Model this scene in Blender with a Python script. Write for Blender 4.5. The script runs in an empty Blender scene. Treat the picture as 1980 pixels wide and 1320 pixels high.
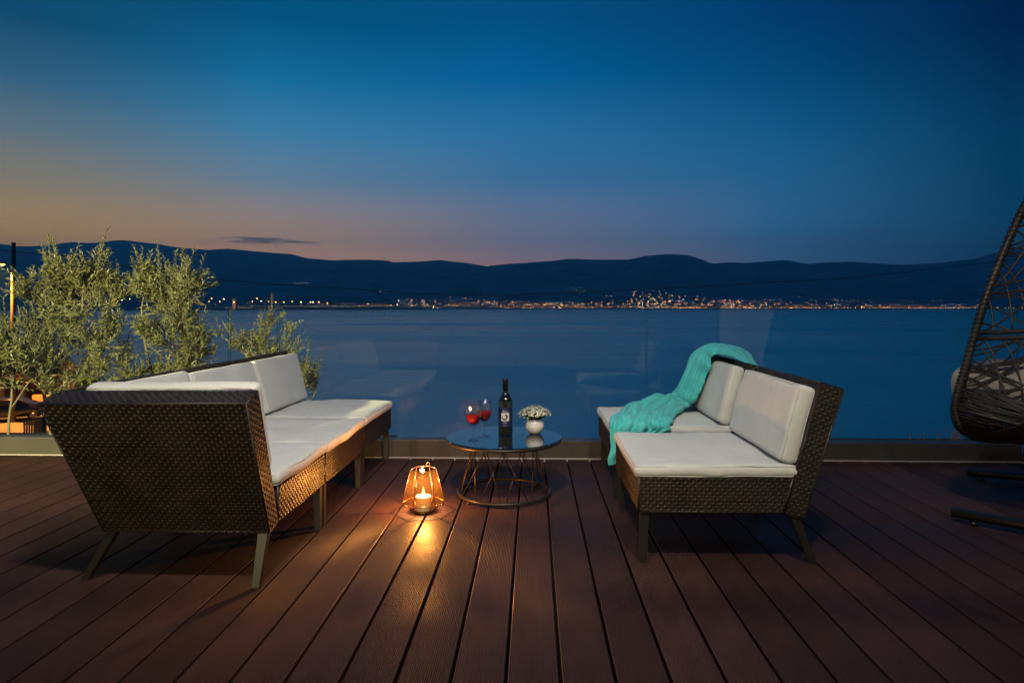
import bpy, math, random
from mathutils import Vector, Matrix, noise
R = math.radians
scene = bpy.context.scene
col = scene.collection
YAW = 0.0325                      # the camera looks this far left of the deck boards' direction
F = 1265.0                        # focal length in pixels of the 1980-wide frame

# ------------------------------------------------------------------ camera
cd = bpy.data.cameras.new('camera')
cam = bpy.data.objects.new('camera', cd); col.objects.link(cam)
cam.location = (0, 0, 1.0); cam.rotation_euler = (R(90), 0, YAW)
cd.sensor_width = 36; cd.lens = 36*F/1980; cd.shift_y = -66/1980
cd.clip_start = .05; cd.clip_end = 40000
scene.camera = cam
scene.view_settings.view_transform = 'Standard'; scene.view_settings.look = 'None'
scene.view_settings.exposure = 0; scene.view_settings.gamma = 1
scene.view_settings.use_curve_mapping = False
cy = scene.cycles
cy.use_denoising = True; cy.max_bounces = 8; cy.diffuse_bounces = 3; cy.glossy_bounces = 5
cy.transmission_bounces = 8; cy.transparent_max_bounces = 24; cy.volume_bounces = 0
cy.sample_clamp_indirect = 4; cy.caustics_reflective = False; cy.caustics_refractive = False

def lin(c):
    f = lambda v: (v/255/12.92 if v <= 10 else ((v/255+.055)/1.055)**2.4)
    return (f(c[0]), f(c[1]), f(c[2]), 1)

# ------------------------------------------------------------------ dusk sky (glow where the sun went down, front left)
world = bpy.data.worlds.new('World'); scene.world = world; world.use_nodes = True
nt = world.node_tree; N = nt.nodes; L = nt.links
for n in list(N): N.remove(n)
def nd(t, **k):
    n = N.new(t)
    for a, b in k.items(): setattr(n, a, b)
    return n
def math_(op, a, b=None, c=None, clamp=False):
    n = nd('ShaderNodeMath', operation=op, use_clamp=clamp)
    for i, v in enumerate((a, b, c)):
        if v is None: continue
        if isinstance(v, (int, float)): n.inputs[i].default_value = v
        else: L.new(v, n.inputs[i])
    return n.outputs[0]
tc = nd('ShaderNodeTexCoord'); sp = nd('ShaderNodeSeparateXYZ')
nrm = nd('ShaderNodeVectorMath', operation='NORMALIZE'); L.new(tc.outputs['Generated'], nrm.inputs[0]); L.new(nrm.outputs[0], sp.inputs[0])
X, Y, Z = sp.outputs
AZ0 = R(-47)
hl = math_('SQRT', math_('ADD', math_('MULTIPLY', X, X), math_('ADD', math_('MULTIPLY', Y, Y), 1e-6)))
t = math_('DIVIDE', math_('ADD', math_('MULTIPLY', X, math.sin(AZ0)), math_('MULTIPLY', Y, math.cos(AZ0))), hl)
HZD = 1.4e-4                      # haze density, per metre; the sky beyond it is set so that it shows right through it
HZS = (.004, .026, .078)          # what the haze itself scatters
def through(c, px, y):
    s = max(sin_el(px, y), .02); Lh = min(9700/math.sqrt(1-s*s), 980/s); T = math.exp(-HZD*Lh); c = lin(c)
    return tuple(max(0, (v-(1-T)*q)/T) for v, q in zip(c[:3], HZS)) + (1,)
def col_az(px): return math.cos(math.atan((px-990)/F) - YAW - AZ0)
def sin_el(px, py):
    a = (px-990)/F; b = (594-py)/F
    return b/math.sqrt(1+a*a+b*b)
SKY = [
 (50,  [(490,(148,116,86)),(440,(141,117,91)),(350,(121,116,105)),(250,(88,109,123)),(150,(48,93,124)),(30,(14,72,106))], (10,74,122)),
 (500, [(490,(146,116,106)),(440,(134,117,112)),(350,(94,120,143)),(250,(56,120,160)),(150,(20,105,152)),(30,(0,80,124))], (4,76,128)),
 (990, [(510,(112,97,114)),(470,(92,98,122)),(350,(57,106,147)),(250,(38,107,156)),(150,(2,92,146)),(30,(0,77,126))], (4,76,128)),
 (1500,[(500,(46,82,118)),(440,(40,88,130)),(350,(34,92,136)),(250,(18,86,132)),(150,(0,72,118)),(30,(0,58,106))], (0,64,114)),
 (1950,[(490,(15,56,90)),(440,(14,60,94)),(350,(10,60,92)),(250,(5,56,92)),(150,(0,46,82)),(30,(0,34,72))], (0,50,94)),
]
last = None
for k, (px, rows, zen) in enumerate(SKY):
    cr = nd('ShaderNodeValToRGB'); el = cr.color_ramp.elements
    cr.color_ramp.interpolation = 'LINEAR'
    pts = [(sin_el(px, y), through(c, px, y)) for y, c in rows] + [(1.0, zen)]
    el[0].position, el[0].color = pts[0]; el[1].position, el[1].color = 1.0, lin(zen)
    for p, c in pts[1:-1]:
        e = el.new(p); e.color = c
    L.new(Z, cr.inputs[0])
    if last is None: last = cr.outputs[0]
    else:
        mr = nd('ShaderNodeMapRange', interpolation_type='LINEAR')
        mr.inputs[1].default_value = col_az(SKY[k-1][0]); mr.inputs[2].default_value = col_az(px)
        mr.inputs[3].default_value = 0; mr.inputs[4].default_value = 1
        L.new(t, mr.inputs[0])
        mx = nd('ShaderNodeMix', data_type='RGBA'); L.new(mr.outputs[0], mx.inputs[0])
        L.new(last, mx.inputs[6]); L.new(cr.outputs[0], mx.inputs[7]); last = mx.outputs[2]
# one low streak of cloud over the ridge, front left
az = math_('ARCTAN2', X, Y)
azc = math.atan((508-990)/F) - YAW; sc_ = sin_el(508, 466)
u = math_('DIVIDE', math_('SUBTRACT', az, azc), .078); v = math_('DIVIDE', math_('SUBTRACT', Z, math_('ADD', sc_, math_('MULTIPLY', u, .0012))), .0068)
cmb = nd('ShaderNodeCombineXYZ'); L.new(math_('MULTIPLY', az, 26), cmb.inputs[0]); L.new(math_('MULTIPLY', Z, 260), cmb.inputs[1])
nz = nd('ShaderNodeTexNoise'); nz.inputs['Scale'].default_value = 1; nz.inputs['Detail'].default_value = 5; L.new(cmb.outputs[0], nz.inputs[0])
rr = math_('SQRT', math_('ADD', math_('MULTIPLY', u, u), math_('MULTIPLY', v, v)))
m = math_('ADD', math_('SUBTRACT', 1.05, rr), math_('MULTIPLY', math_('SUBTRACT', nz.outputs[0], .5), 2.6))
mm = nd('ShaderNodeMapRange', interpolation_type='SMOOTHSTEP'); L.new(m, mm.inputs[0]); mm.inputs[1].default_value = .1; mm.inputs[2].default_value = .9
mx = nd('ShaderNodeMix', data_type='RGBA'); L.new(math_('MULTIPLY', mm.outputs[0], .8), mx.inputs[0]); L.new(last, mx.inputs[6]); mx.inputs[7].default_value = lin((80, 78, 98))
bg = nd('ShaderNodeBackground'); L.new(mx.outputs[2], bg.inputs[0]); bg.inputs[1].default_value = 1.0
out = nd('ShaderNodeOutputWorld'); L.new(bg.outputs[0], out.inputs[0])

# ------------------------------------------------------------------ materials
def M(name, base=(.5,.5,.5), rough=.5, spec=.5, metal=0, trans=0, ior=1.45, emit=None, estr=0, coat=0, sheen=0):
    m = bpy.data.materials.new(name); m.use_nodes = True
    b = m.node_tree.nodes['Principled BSDF']
    b.inputs['Base Color'].default_value = (*base, 1); b.inputs['Roughness'].default_value = rough
    b.inputs['Specular IOR Level'].default_value = spec; b.inputs['Metallic'].default_value = metal
    b.inputs['Transmission Weight'].default_value = trans; b.inputs['IOR'].default_value = ior
    b.inputs['Coat Weight'].default_value = coat; b.inputs['Sheen Weight'].default_value = sheen
    if emit: b.inputs['Emission Color'].default_value = (*emit, 1); b.inputs['Emission Strength'].default_value = estr
    return m
def mn(m, t, **k):
    n = m.node_tree.nodes.new(t)
    for a, b in k.items():
        if a.startswith('_'): n.inputs[a[1:].replace('_', ' ')].default_value = b
        else: setattr(n, a, b)
    return n
def ln(m, a, b): m.node_tree.links.new(a, b)
def vary(m, c1, c2, scale, coord='Object', detail=6, stretch=(1,1,1), rough=None, bump=0, bscale=None, bdist=.002, lo=.35, hi=.65, rnd=0):
    """mottle the base colour (and roughness) with noise, add a fine bump"""
    b = m.node_tree.nodes['Principled BSDF']
    tc = mn(m, 'ShaderNodeTexCoord'); mp = mn(m, 'ShaderNodeMapping'); mp.inputs['Scale'].default_value = stretch
    ln(m, tc.outputs[coord], mp.inputs[0])
    nz = mn(m, 'ShaderNodeTexNoise', _Scale=scale, _Detail=detail, _Roughness=.6); ln(m, mp.outputs[0], nz.inputs[0])
    cr = mn(m, 'ShaderNodeValToRGB'); cr.color_ramp.elements[0].position = lo; cr.color_ramp.elements[1].position = hi
    cr.color_ramp.elements[0].color = (*c1, 1); cr.color_ramp.elements[1].color = (*c2, 1)
    ln(m, nz.outputs[0], cr.inputs[0]); o = cr.outputs[0]
    if rnd:
        oi = mn(m, 'ShaderNodeObjectInfo'); hs = mn(m, 'ShaderNodeHueSaturation')
        mr = mn(m, 'ShaderNodeMapRange'); mr.inputs[3].default_value = 1-rnd; mr.inputs[4].default_value = 1+rnd
        ln(m, oi.outputs['Random'], mr.inputs[0]); ln(m, mr.outputs[0], hs.inputs['Value']); ln(m, o, hs.inputs['Color']); o = hs.outputs[0]
    ln(m, o, b.inputs['Base Color'])
    if rough:
        mr = mn(m, 'ShaderNodeMapRange'); mr.inputs[1].default_value = .3; mr.inputs[2].default_value = .7
        mr.inputs[3].default_value = rough[0]; mr.inputs[4].default_value = rough[1]
        n2 = mn(m, 'ShaderNodeTexNoise', _Scale=scale*.6, _Detail=4.0); ln(m, tc.outputs[coord], n2.inputs[0])
        ln(m, n2.outputs[0], mr.inputs[0]); ln(m, mr.outputs[0], b.inputs['Roughness'])
    if bump:
        n3 = mn(m, 'ShaderNodeTexNoise', _Scale=bscale or scale*8, _Detail=4.0); ln(m, mp.outputs[0], n3.inputs[0])
        bp = mn(m, 'ShaderNodeBump', _Strength=bump, _Distance=bdist); ln(m, n3.outputs[0], bp.inputs['Height'])
        ln(m, bp.outputs[0], b.inputs['Normal'])
    return m
def glassmat(name, tint=(1,1,1), ior=1.5, rough=0.0, refl=1.0):
    """sheet glass: tinted see-through plus mirror reflection by Fresnel"""
    m = bpy.data.materials.new(name); m.use_nodes = True; nt = m.node_tree
    for n in list(nt.nodes): nt.nodes.remove(n)
    o = mn(m, 'ShaderNodeOutputMaterial'); tr = mn(m, 'ShaderNodeBsdfTransparent'); tr.inputs[0].default_value = (*tint, 1)
    gl = mn(m, 'ShaderNodeBsdfGlossy'); gl.inputs['Roughness'].default_value = rough; gl.inputs[0].default_value = (1,1,1,1)
    # the Fresnel node turns the ior over on back faces; a sheet reflects alike from both sides
    lw = mn(m, 'ShaderNodeLayerWeight'); lw.inputs['Blend'].default_value = .5
    pw = mn(m, 'ShaderNodeMath', operation='POWER'); ln(m, lw.outputs['Facing'], pw.inputs[0]); pw.inputs[1].default_value = 5
    f0 = ((ior-1)/(ior+1))**2
    ma = mn(m, 'ShaderNodeMath', operation='MULTIPLY_ADD'); ln(m, pw.outputs[0], ma.inputs[0]); ma.inputs[1].default_value = (1-f0)*refl; ma.inputs[2].default_value = f0*refl
    mx = mn(m, 'ShaderNodeMixShader'); ln(m, ma.outputs[0], mx.inputs[0]); ln(m, tr.outputs[0], mx.inputs[1]); ln(m, gl.outputs[0], mx.inputs[2])
    ln(m, mx.outputs[0], o.inputs[0])
    return m
def emat(name, c, s):
    m = bpy.data.materials.new(name); m.use_nodes = True; nt = m.node_tree
    for n in list(nt.nodes): nt.nodes.remove(n)
    o = mn(m, 'ShaderNodeOutputMaterial'); e = mn(m, 'ShaderNodeEmission'); e.inputs[0].default_value = (*c, 1); e.inputs[1].default_value = s
    ln(m, e.outputs[0], o.inputs[0]); return m

# ------------------------------------------------------------------ mesh helpers
class MB:
    def __init__(s): s.v = []; s.f = []; s.mi = []
    def add(s, vs, fs, mi=0):
        n = len(s.v); s.v += [tuple(p) for p in vs]; s.f += [tuple(i+n for i in f) for f in fs]; s.mi += [mi]*len(fs)
    def mesh(s, name, mats, smooth=True):
        me = bpy.data.meshes.new(name); me.from_pydata(s.v, [], s.f); me.update()
        for m in (mats if isinstance(mats, (list, tuple)) else [mats]): me.materials.append(m)
        if any(s.mi): me.polygons.foreach_set('material_index', s.mi)
        if smooth: me.polygons.foreach_set('use_smooth', [True]*len(me.polygons))
        return me
    def build(s, name, mats, parent=None, smooth=True, loc=None, rot=None):
        o = bpy.data.objects.new(name, s.mesh(name, mats, smooth)); col.objects.link(o); o.parent = parent
        if loc: o.location = loc
        if rot: o.rotation_euler = rot
        return o
def box(mb, a, b, bev=0, mi=0):
    (x0,y0,z0),(x1,y1,z1) = a, b
    hexa(mb, [(x0,y0,z0),(x1,y0,z0),(x1,y1,z0),(x0,y1,z0)], [(x0,y0,z1),(x1,y0,z1),(x1,y1,z1),(x0,y1,z1)], mi)
def hexa(mb, lo, hi, mi=0):
    n = len(lo)
    fs = [tuple(reversed(range(n))), tuple(range(n, 2*n))] + [(i, (i+1)%n, n+(i+1)%n, n+i) for i in range(n)]
    mb.add(list(lo)+list(hi), fs, mi)
def tube(mb, pts, r, seg=8, closed=False, mi=0, cap=True):
    P = [Vector(p) for p in pts]; n = len(P)
    rr = r if isinstance(r, (list, tuple)) else [r]*n
    T = []
    for i in range(n):
        a = P[(i-1) % n] if (closed or i > 0) else P[i]; b = P[(i+1) % n] if (closed or i < n-1) else P[i]
        d = b-a; T.append(d.normalized() if d.length > 1e-9 else Vector((0,0,1)))
    up = Vector((0,0,1)) if abs(T[0].z) < .9 else Vector((1,0,0))
    nn = (up - T[0]*up.dot(T[0])).normalized(); vs = []
    for i in range(n):
        nn = (nn - T[i]*nn.dot(T[i]));  nn = nn.normalized() if nn.length > 1e-6 else T[i].orthogonal().normalized()
        bb = T[i].cross(nn)
        for k in range(seg):
            a = 2*math.pi*k/seg; vs.append(P[i] + (nn*math.cos(a) + bb*math.sin(a))*rr[i])
    fs = []
    for i in range(n if closed else n-1):
        j = (i+1) % n
        for k in range(seg): fs.append((i*seg+k, i*seg+(k+1)%seg, j*seg+(k+1)%seg, j*seg+k))
    if cap and not closed: fs += [tuple(reversed(range(seg))), tuple(range((n-1)*seg, n*seg))]
    mb.add(vs, fs, mi)
def lathe(mb, prof, seg=32, c=(0,0,0), mi=0):
    vs = []; n = len(prof)
    for r, z in prof:
        for k in range(seg):
            a = 2*math.pi*k/seg; vs.append((c[0]+r*math.cos(a), c[1]+r*math.sin(a), c[2]+z))
    fs = [(i*seg+k, i*seg+(k+1)%seg, (i+1)*seg+(k+1)%seg, (i+1)*seg+k) for i in range(n-1) for k in range(seg)]
    if prof[0][0] > 1e-4: fs.append(tuple(reversed(range(seg))))
    if prof[-1][0] > 1e-4: fs.append(tuple(range((n-1)*seg, n*seg)))
    mb.add(vs, fs, mi)
def catmull(pts, n=8):
    P = [Vector(p) for p in pts]; P = [2*P[0]-P[1]] + P + [2*P[-1]-P[-2]]; o = []
    for i in range(1, len(P)-2):
        a, b, c, d = P[i-1:i+3]
        for k in range(n):
            t = k/n; o.append(.5*((2*b)+(c-a)*t+(2*a-5*b+4*c-d)*t*t+(3*b-a-3*c+d)*t*t*t))
    o.append(P[-2]); return o
def empty(name, loc=(0,0,0), rz=0, label=None, cat=None, group=None, kind=None):
    o = bpy.data.objects.new(name, None); col.objects.link(o); o.location = loc; o.rotation_euler = (0,0,rz)
    o.empty_display_size = .1
    return tag(o, label, cat, group, kind)
def tag(o, label=None, cat=None, group=None, kind=None):
    for k, v in (('label', label), ('category', cat), ('group', group), ('kind', kind)):
        if v: o[k] = v
    return o
def copy_tree(o, parent=None):
    c = o.copy(); col.objects.link(c); c.parent = parent
    for ch in list(o.children): copy_tree(ch, c)
    return c

# ------------------------------------------------------------------ shared materials
WICKER = vary(M('wicker', rough=.34), (.020,.0145,.011), (.034,.025,.018), 9, rough=(.28,.5))
LEGM = vary(M('leg_metal', rough=.4), (.016,.014,.012), (.024,.021,.018), 5)
WICKER_SHADE = M('wicker_shade', (.006,.005,.005), .8)  # dark filling, gives the shade inside the hollow weave as colour
ALU_DARK = vary(M('dark_metal', rough=.4, metal=.0), (.030,.026,.022), (.045,.038,.030), 5, rough=(.3,.5))
FABRIC = vary(M('cushion_fabric', rough=.85, sheen=.15), (.60,.60,.555), (.68,.68,.63), 3.5, bump=.25, bscale=900, bdist=.0006)
_b = FABRIC.node_tree.nodes['Principled BSDF']; _tc = mn(FABRIC, 'ShaderNodeTexCoord'); _n = mn(FABRIC, 'ShaderNodeTexNoise', _Scale=7.0, _Detail=5.0, _Roughness=.55, _Distortion=1.4)
ln(FABRIC, _tc.outputs['Object'], _n.inputs[0]); _bp = mn(FABRIC, 'ShaderNodeBump', _Strength=.45, _Distance=.012); ln(FABRIC, _n.outputs[0], _bp.inputs['Height'])
ln(FABRIC, _b.inputs['Normal'].links[0].from_socket, _bp.inputs['Normal']); ln(FABRIC, _bp.outputs[0], _b.inputs['Normal'])
PIPING = M('piping_fabric', (.60,.57,.54), .85)
DECKM = vary(M('deck_composite', rough=.5, spec=.40), (.030,.0135,.0105), (.066,.028,.021), 3.2, stretch=(1.5,.6,1), rough=(.36,.74), bump=.2, bscale=260, bdist=.0008, rnd=.34)
# ================================================================== LARGE STRUCTURE
WL = -14.0   # water level
# ---- bay water
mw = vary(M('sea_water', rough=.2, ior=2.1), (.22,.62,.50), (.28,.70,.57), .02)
b = mw.node_tree.nodes['Principled BSDF']
tcn = mn(mw, 'ShaderNodeTexCoord')
hs = []
for sc, st, d, ds in ((.35, (1,2.6,1), 4, .20), (.05, (1,2.2,1), 3, .45)):
    mp = mn(mw, 'ShaderNodeMapping'); mp.inputs['Scale'].default_value = st; ln(mw, tcn.outputs['Object'], mp.inputs[0])
    n = mn(mw, 'ShaderNodeTexNoise', _Scale=sc, _Detail=float(d), _Roughness=.6, _Distortion=.4); ln(mw, mp.outputs[0], n.inputs[0])
    bp = mn(mw, 'ShaderNodeBump', _Strength=.8, _Distance=ds); ln(mw, n.outputs[0], bp.inputs['Height'])
    if hs: ln(mw, hs[-1], bp.inputs['Normal'])
    hs.append(bp.outputs[0])
ln(mw, hs[-1], b.inputs['Normal'])
wp = mn(mw, 'ShaderNodeTexNoise', _Scale=.012, _Detail=4.0); wm = mn(mw, 'ShaderNodeMapping'); wm.inputs['Scale'].default_value = (.35,1,1); ln(mw, tcn.outputs['Object'], wm.inputs[0]); ln(mw, wm.outputs[0], wp.inputs[0])
wr_ = mn(mw, 'ShaderNodeMapRange'); wr_.inputs[1].default_value = .35; wr_.inputs[2].default_value = .65; wr_.inputs[3].default_value = .17; wr_.inputs[4].default_value = .36; ln(mw, wp.outputs[0], wr_.inputs[0]); WATER_ROUGH = wr_.outputs[0]
ln(mw, WATER_ROUGH, b.inputs['Roughness'])
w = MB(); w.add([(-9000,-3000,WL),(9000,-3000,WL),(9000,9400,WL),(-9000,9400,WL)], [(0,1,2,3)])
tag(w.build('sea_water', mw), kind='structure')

# ---- hills: one terrain sheet on the far shore
def interp(tab, x):
    if x <= tab[0][0]: return tab[0][1]
    for (a, b), (c, d) in zip(tab, tab[1:]):
        if x <= c:
            t = (x-a)/(c-a); t = t*t*(3-2*t)*.5+t*.5
            return b+(d-b)*t
    return tab[-1][1]
RIDGE = [(-900,486),(-500,480),(-200,474),(0,471),(30,476),(60,476),(100,473),(140,468),(175,470),(235,464),(290,470),(350,479),(400,483),(440,481),(520,488),(560,491),(600,500),(640,503),(700,502),(745,503),(760,507),(800,506),(850,503),(890,507),(940,514),(1000,509),(1060,505),(1105,500),(1150,502),(1210,502),(1255,494),(1290,491),(1330,493),(1355,501),(1378,510),(1405,507),(1440,508),(1520,503),(1560,510),(1600,507),(1650,506),(1690,509),(1740,512),(1810,509),(1850,504),(1880,501),(1933,487),(1980,483),(2200,476),(2600,486),(3000,480)]
FOOT = [(-900,540),(0,532),(200,534),(400,541),(560,556),(660,563),(780,572),(900,580),(1000,577),(1100,570),(1210,564),(1300,572),(1400,581),(1600,585),(1980,587),(3000,580)]
DR, DF, DS = 8200.0, 5700.0, 4740.0
rows = [(DS-60, lambda p: WL-2), (DS, lambda p: WL+.5), (DS+120, lambda p: WL+6), (DS+420, lambda p: WL+14),
        (5250, lambda p: 1+(594-(.35*593+.65*interp(FOOT,p)))/F*5250*1.0), (DF, lambda p: 1+(594-interp(FOOT,p))/F*DF),
        (6050, lambda p: 1+(594-(interp(FOOT,p)+2))/F*6050*.98),
        (6700, lambda p: 1+(594-(.55*interp(RIDGE,p)+.45*interp(FOOT,p)))/F*6700*.80), (7400, lambda p: 1+(594-interp(RIDGE,p))/F*7400*.83),
        (7900, lambda p: 1+(594-interp(RIDGE,p))/F*7900*.955), (DR, lambda p: 1+(594-interp(RIDGE,p))/F*DR), (8700, lambda p: 1+(594-interp(RIDGE,p))/F*DR*.8), (9300, lambda p: 60)]
def hill_z(px, d):
    for (d0, f0), (d1, f1) in zip(rows, rows[1:]):
        if d0 <= d <= d1:
            t = (d-d0)/(d1-d0); return f0(px)*(1-t)+f1(px)*t
    return WL
def wpos(px, d, z):           # a far point by bearing and distance
    X_ = (px-990)/F*d; return (X_*math.cos(YAW)-d*math.sin(YAW), X_*math.sin(YAW)+d*math.cos(YAW), z)
g = MB(); cols = list(range(-900, 2901, 10)); dd = []
for i in range(len(rows)-1):
    k = 1 if i < 3 else 5
    dd += [rows[i][0]+(rows[i+1][0]-rows[i][0])*j/k for j in range(k)]
dd.append(rows[-1][0])
for d in dd:
    for px in cols:
        z = hill_z(px, d); x, y, _ = wpos(px, d, 0)
        if d > DS+200:
            w_ = 0.0 if abs(d-DR) < 60 else min(1, abs(d-DR)/500)
            rg = noise.fractal(Vector((x/900, y/900, 0)), 1, 2, 5)
            gl = abs(noise.noise(Vector((x/420, y/1500, 3))))
            z += (rg*45-gl*40)*w_*min(1, (d-DS)/1500) + noise.noise(Vector((x/60, 0, 9)))*3*(1 if d > 6000 else .4)
        g.v.append((x, y, z))
nc = len(cols)
for i in range(len(dd)-1):
    for j in range(nc-1): g.f.append((i*nc+j, i*nc+j+1, (i+1)*nc+j+1, (i+1)*nc+j)); g.mi.append(0)
mh = vary(M('hillside', rough=.95, spec=.1), (.03,.07,.07), (.22,.29,.28), .0032, detail=8, lo=.4, hi=.62)
tag(g.build('hills', mh), kind='structure')

# ---- low dark spit of land with quay, left of centre
g = MB(); n = 40
top = []; 
for i in range(n+1):
    px = -500+(845+500)*i/n; d = 2900+ (i/n)**2*900
    taper = min(1, (n-i)/8)
    hgt = (6+3*noise.noise(Vector((i*.7, 0, 2))))*taper
    top.append((wpos(px, d, WL-1), wpos(px, d+10, WL+hgt*.5), wpos(px, d+60, WL+hgt), wpos(px, d+380, WL+hgt+3), wpos(px, d+420, WL-1)))
for i in range(n):
    for k in range(4): g.add([top[i][k], top[i+1][k], top[i+1][k+1], top[i][k+1]], [(0,1,2,3)])
tag(g.build('headland', vary(M('headland_scrub', rough=.95, spec=.1), (.02,.025,.018), (.05,.05,.04), .02)), kind='structure')

# ---- terrace deck: boards run out to sea
KY = 4.34                      # inner face of the kerb
KX = 3.16                      # kerb on the right
DY0 = -2.0
deck = empty('terrace_deck', (0,0,0), kind='structure')
PITCH = .148; BW = .1385; NG = 21
prof = [(-BW/2, -.026), (-BW/2, -.0035), (-BW/2+.001, -.0014), (-BW/2+.003, 0)]
gw = (BW-.008)/NG
for k in range(NG):
    x = -BW/2+.004+k*gw
    prof += [(x+.0004, 0), (x+gw*.22, -.0013), (x+gw*.48, -.0013), (x+gw*.66, 0)]
prof += [(BW/2-.003, 0), (BW/2-.001, -.0014), (BW/2, -.0035), (BW/2, -.026)]
mbd = MB(); np_ = len(prof); ysp = [DY0, KY-.02]
for y in ysp: mbd.v += [(x, y, z) for x, z in prof]
mbd.f = [(i, i+1, np_+i+1, np_+i) for i in range(np_-1)] + [(np_-1, 0, np_, 2*np_-1), tuple(reversed(range(np_))), tuple(range(np_, 2*np_))]
mbd.mi = [0]*len(mbd.f)
me = mbd.mesh('deck_board', DECKM, smooth=False)
random.seed(5)
GX = .147-PITCH*28    # a gap falls at x=+0.0 .. fitted to the photo
x0 = .0
bx0 = -4.44
bi = 0; x = bx0
while x < KX+.05:
    o = bpy.data.objects.new('deck_board', me); col.objects.link(o); o.parent = deck
    o.location = (x, 0, -random.random()*.0006); o.rotation_euler = (0, random.uniform(-.0015,.0015), 0)
    x += PITCH
sub = MB(); box(sub, (-4.6, DY0, -.2), (KX+.1, KY+.05, -.06))
sub.build('joist_void_shade', M('joist_void_shade', (.01,.009,.009), .9), deck, smooth=False)  # dark block stands in for the shade of the joist void
scr = MB()
for k in range(52):
    bx = bx0+PITCH*k
    if bx > KX: break
    for ry in (1.05, 1.62, 2.19, 2.76, 3.33, 3.9):
        for s in (-1, 1):
            r_ = .0032; cx = bx+s*.052+random.uniform(-.003,.003); cy_ = ry+random.uniform(-.006,.006)
            lathe(scr, [(r_, .0006), (.0001, .0006)], 8, (cx, cy_, 0))
tag(scr.build('screws', M('screw_steel', (.015,.013,.012), .5, metal=.3), deck), kind='stuff')

# ---- ground the house stands on (below the terrace, hidden; keeps the terrace from floating)
g = MB(); box(g, (-9, -8, WL-.5), (KX+.4, 5.6, -.21))
mk = vary(M('house_base_wall', rough=.85), (.10,.09,.075), (.14,.125,.10), 2, bump=.3)
tag(g.build('retaining_wall', mk, smooth=False), 'rendered retaining wall that carries the terrace above the sea', 'wall', kind='structure')

# ---- kerb walls with their cap strips
KERB = vary(M('kerb_plaster', rough=.6), (.038,.033,.027), (.055,.048,.040), 2.5, bump=.2, bscale=60)
CAP = M('cap_aluminium', (.10,.10,.105), .45, metal=.5)
EDGE = M('edge_strip', (.42,.40,.37), .6)  # thin pale strip filling the gap along the deck edge
kb = empty('low_kerb_wall', (0, KY, 0), 0, 'low brown rendered kerb along the sea side of the deck, under the glass', 'kerb wall')
m_ = MB(); box(m_, (-4.6, 0, -.06), (KX+.003, .1, .108)); m_.build('kerb_body', KERB, kb, False)
m_ = MB(); box(m_, (-4.6, .004, .108), (KX+.003, .1, .116)); m_.build('cap_strip', CAP, kb, False)
m_ = MB(); box(m_, (-4.6, -.017, -.02), (KX, -.002, .004)); m_.build('edge_strip', EDGE, kb, False)
kb2 = empty('low_kerb_wall', (KX, 0, 0), 0, 'low dark kerb running back along the right-hand side of the deck', 'kerb wall')
m_ = MB(); box(m_, (.006, DY0, -.06), (.106, KY-.002, .106)); m_.build('kerb_body', KERB, kb2, False)
m_ = MB(); box(m_, (.010, DY0, .106), (.106, KY-.002, .114)); m_.build('cap_strip', CAP, kb2, False)
m_ = MB(); box(m_, (-.010, DY0, -.02), (.003, KY-.02, .004)); m_.build('edge_strip', EDGE, kb2, False)

# ---- glass balustrade
GLASS = glassmat('balustrade_glass', (.985,.995,.99), 1.52)
GEDGE = glassmat('glass_edge', (.62,.72,.72), 1.6, .1)
gb = empty('glass_balustrade', (0, KY+.05, .116), 0, 'frameless clear glass balustrade standing on the kerb before the sea', 'glass balustrade')
for (a, b_) in ((-4.5, -2.075), (-2.06, -1.737), (-1.722, .747), (.762, 3.17)):
    m_ = MB(); m_.add([(a,0,0),(b_,0,0),(b_,0,.892),(a,0,.892)], [(0,1,2,3)]); o = m_.build('glass_pane', GLASS, gb, False)
    m_ = MB(); e_ = .0055
    box(m_, (a-.001, -e_, 0), (a+.002, e_, .892)); box(m_, (b_-.002, -e_, 0), (b_+.001, e_, .892)); box(m_, (a+.002, -e_*.8, .8895), (b_-.002, e_*.8, .8925))
    m_.build('glass_edge', GEDGE, o, False)
gb2 = empty('glass_balustrade', (KX+.056, 0, .114), 0, 'clear glass balustrade on the right-hand kerb, behind the hanging chair', 'glass balustrade')
for (a, b_) in ((-1.9, 1.2), (1.215, KY+.03)):
    m_ = MB(); m_.add([(0,a,0),(0,b_,0),(0,b_,.892),(0,a,.892)], [(0,1,2,3)]); o = m_.build('glass_pane', GLASS, gb2, False)
    m_ = MB(); box(m_, (-e_*.5, a, .8905), (e_*.5, b_, .892)); m_.build('glass_edge', GEDGE, o, False)

# ---- the house behind the camera, with assumed lit terrace lamps, none in view
HW = -2.05
hs_ = empty('house', (0, HW, 0), 0, 'rendered house wall with assumed sliding door behind the terrace', 'house')
WALLM = vary(M('house_render', rough=.85), (.62,.58,.52), (.70,.66,.60), 1.5, bump=.3)
m_ = MB(); box(m_, (-6, -.3, -.2), (3.0, 0, 3.4)); box(m_, (3.0, -.3, 2.25), (5.2, 0, 3.4)); box(m_, (5.2, -.3, -.2), (6, 0, 3.4)); m_.build('wall', WALLM, hs_, False)
m_ = MB()
for xx in (3.0, 4.07, 5.14): box(m_, (xx, -.12, 0), (xx+.06, -.04, 2.25))
box(m_, (3.06, -.12, 2.19), (5.14, -.04, 2.25)); m_.build('door_frame', ALU_DARK, hs_, False)
m_ = MB(); m_.add([(3.06,-.08,.02),(5.14,-.08,.02),(5.14,-.08,2.19),(3.06,-.08,2.19)], [(0,1,2,3)]); m_.build('door_glass', GLASS, hs_, False)  # sliding door assumed, out of view
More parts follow.
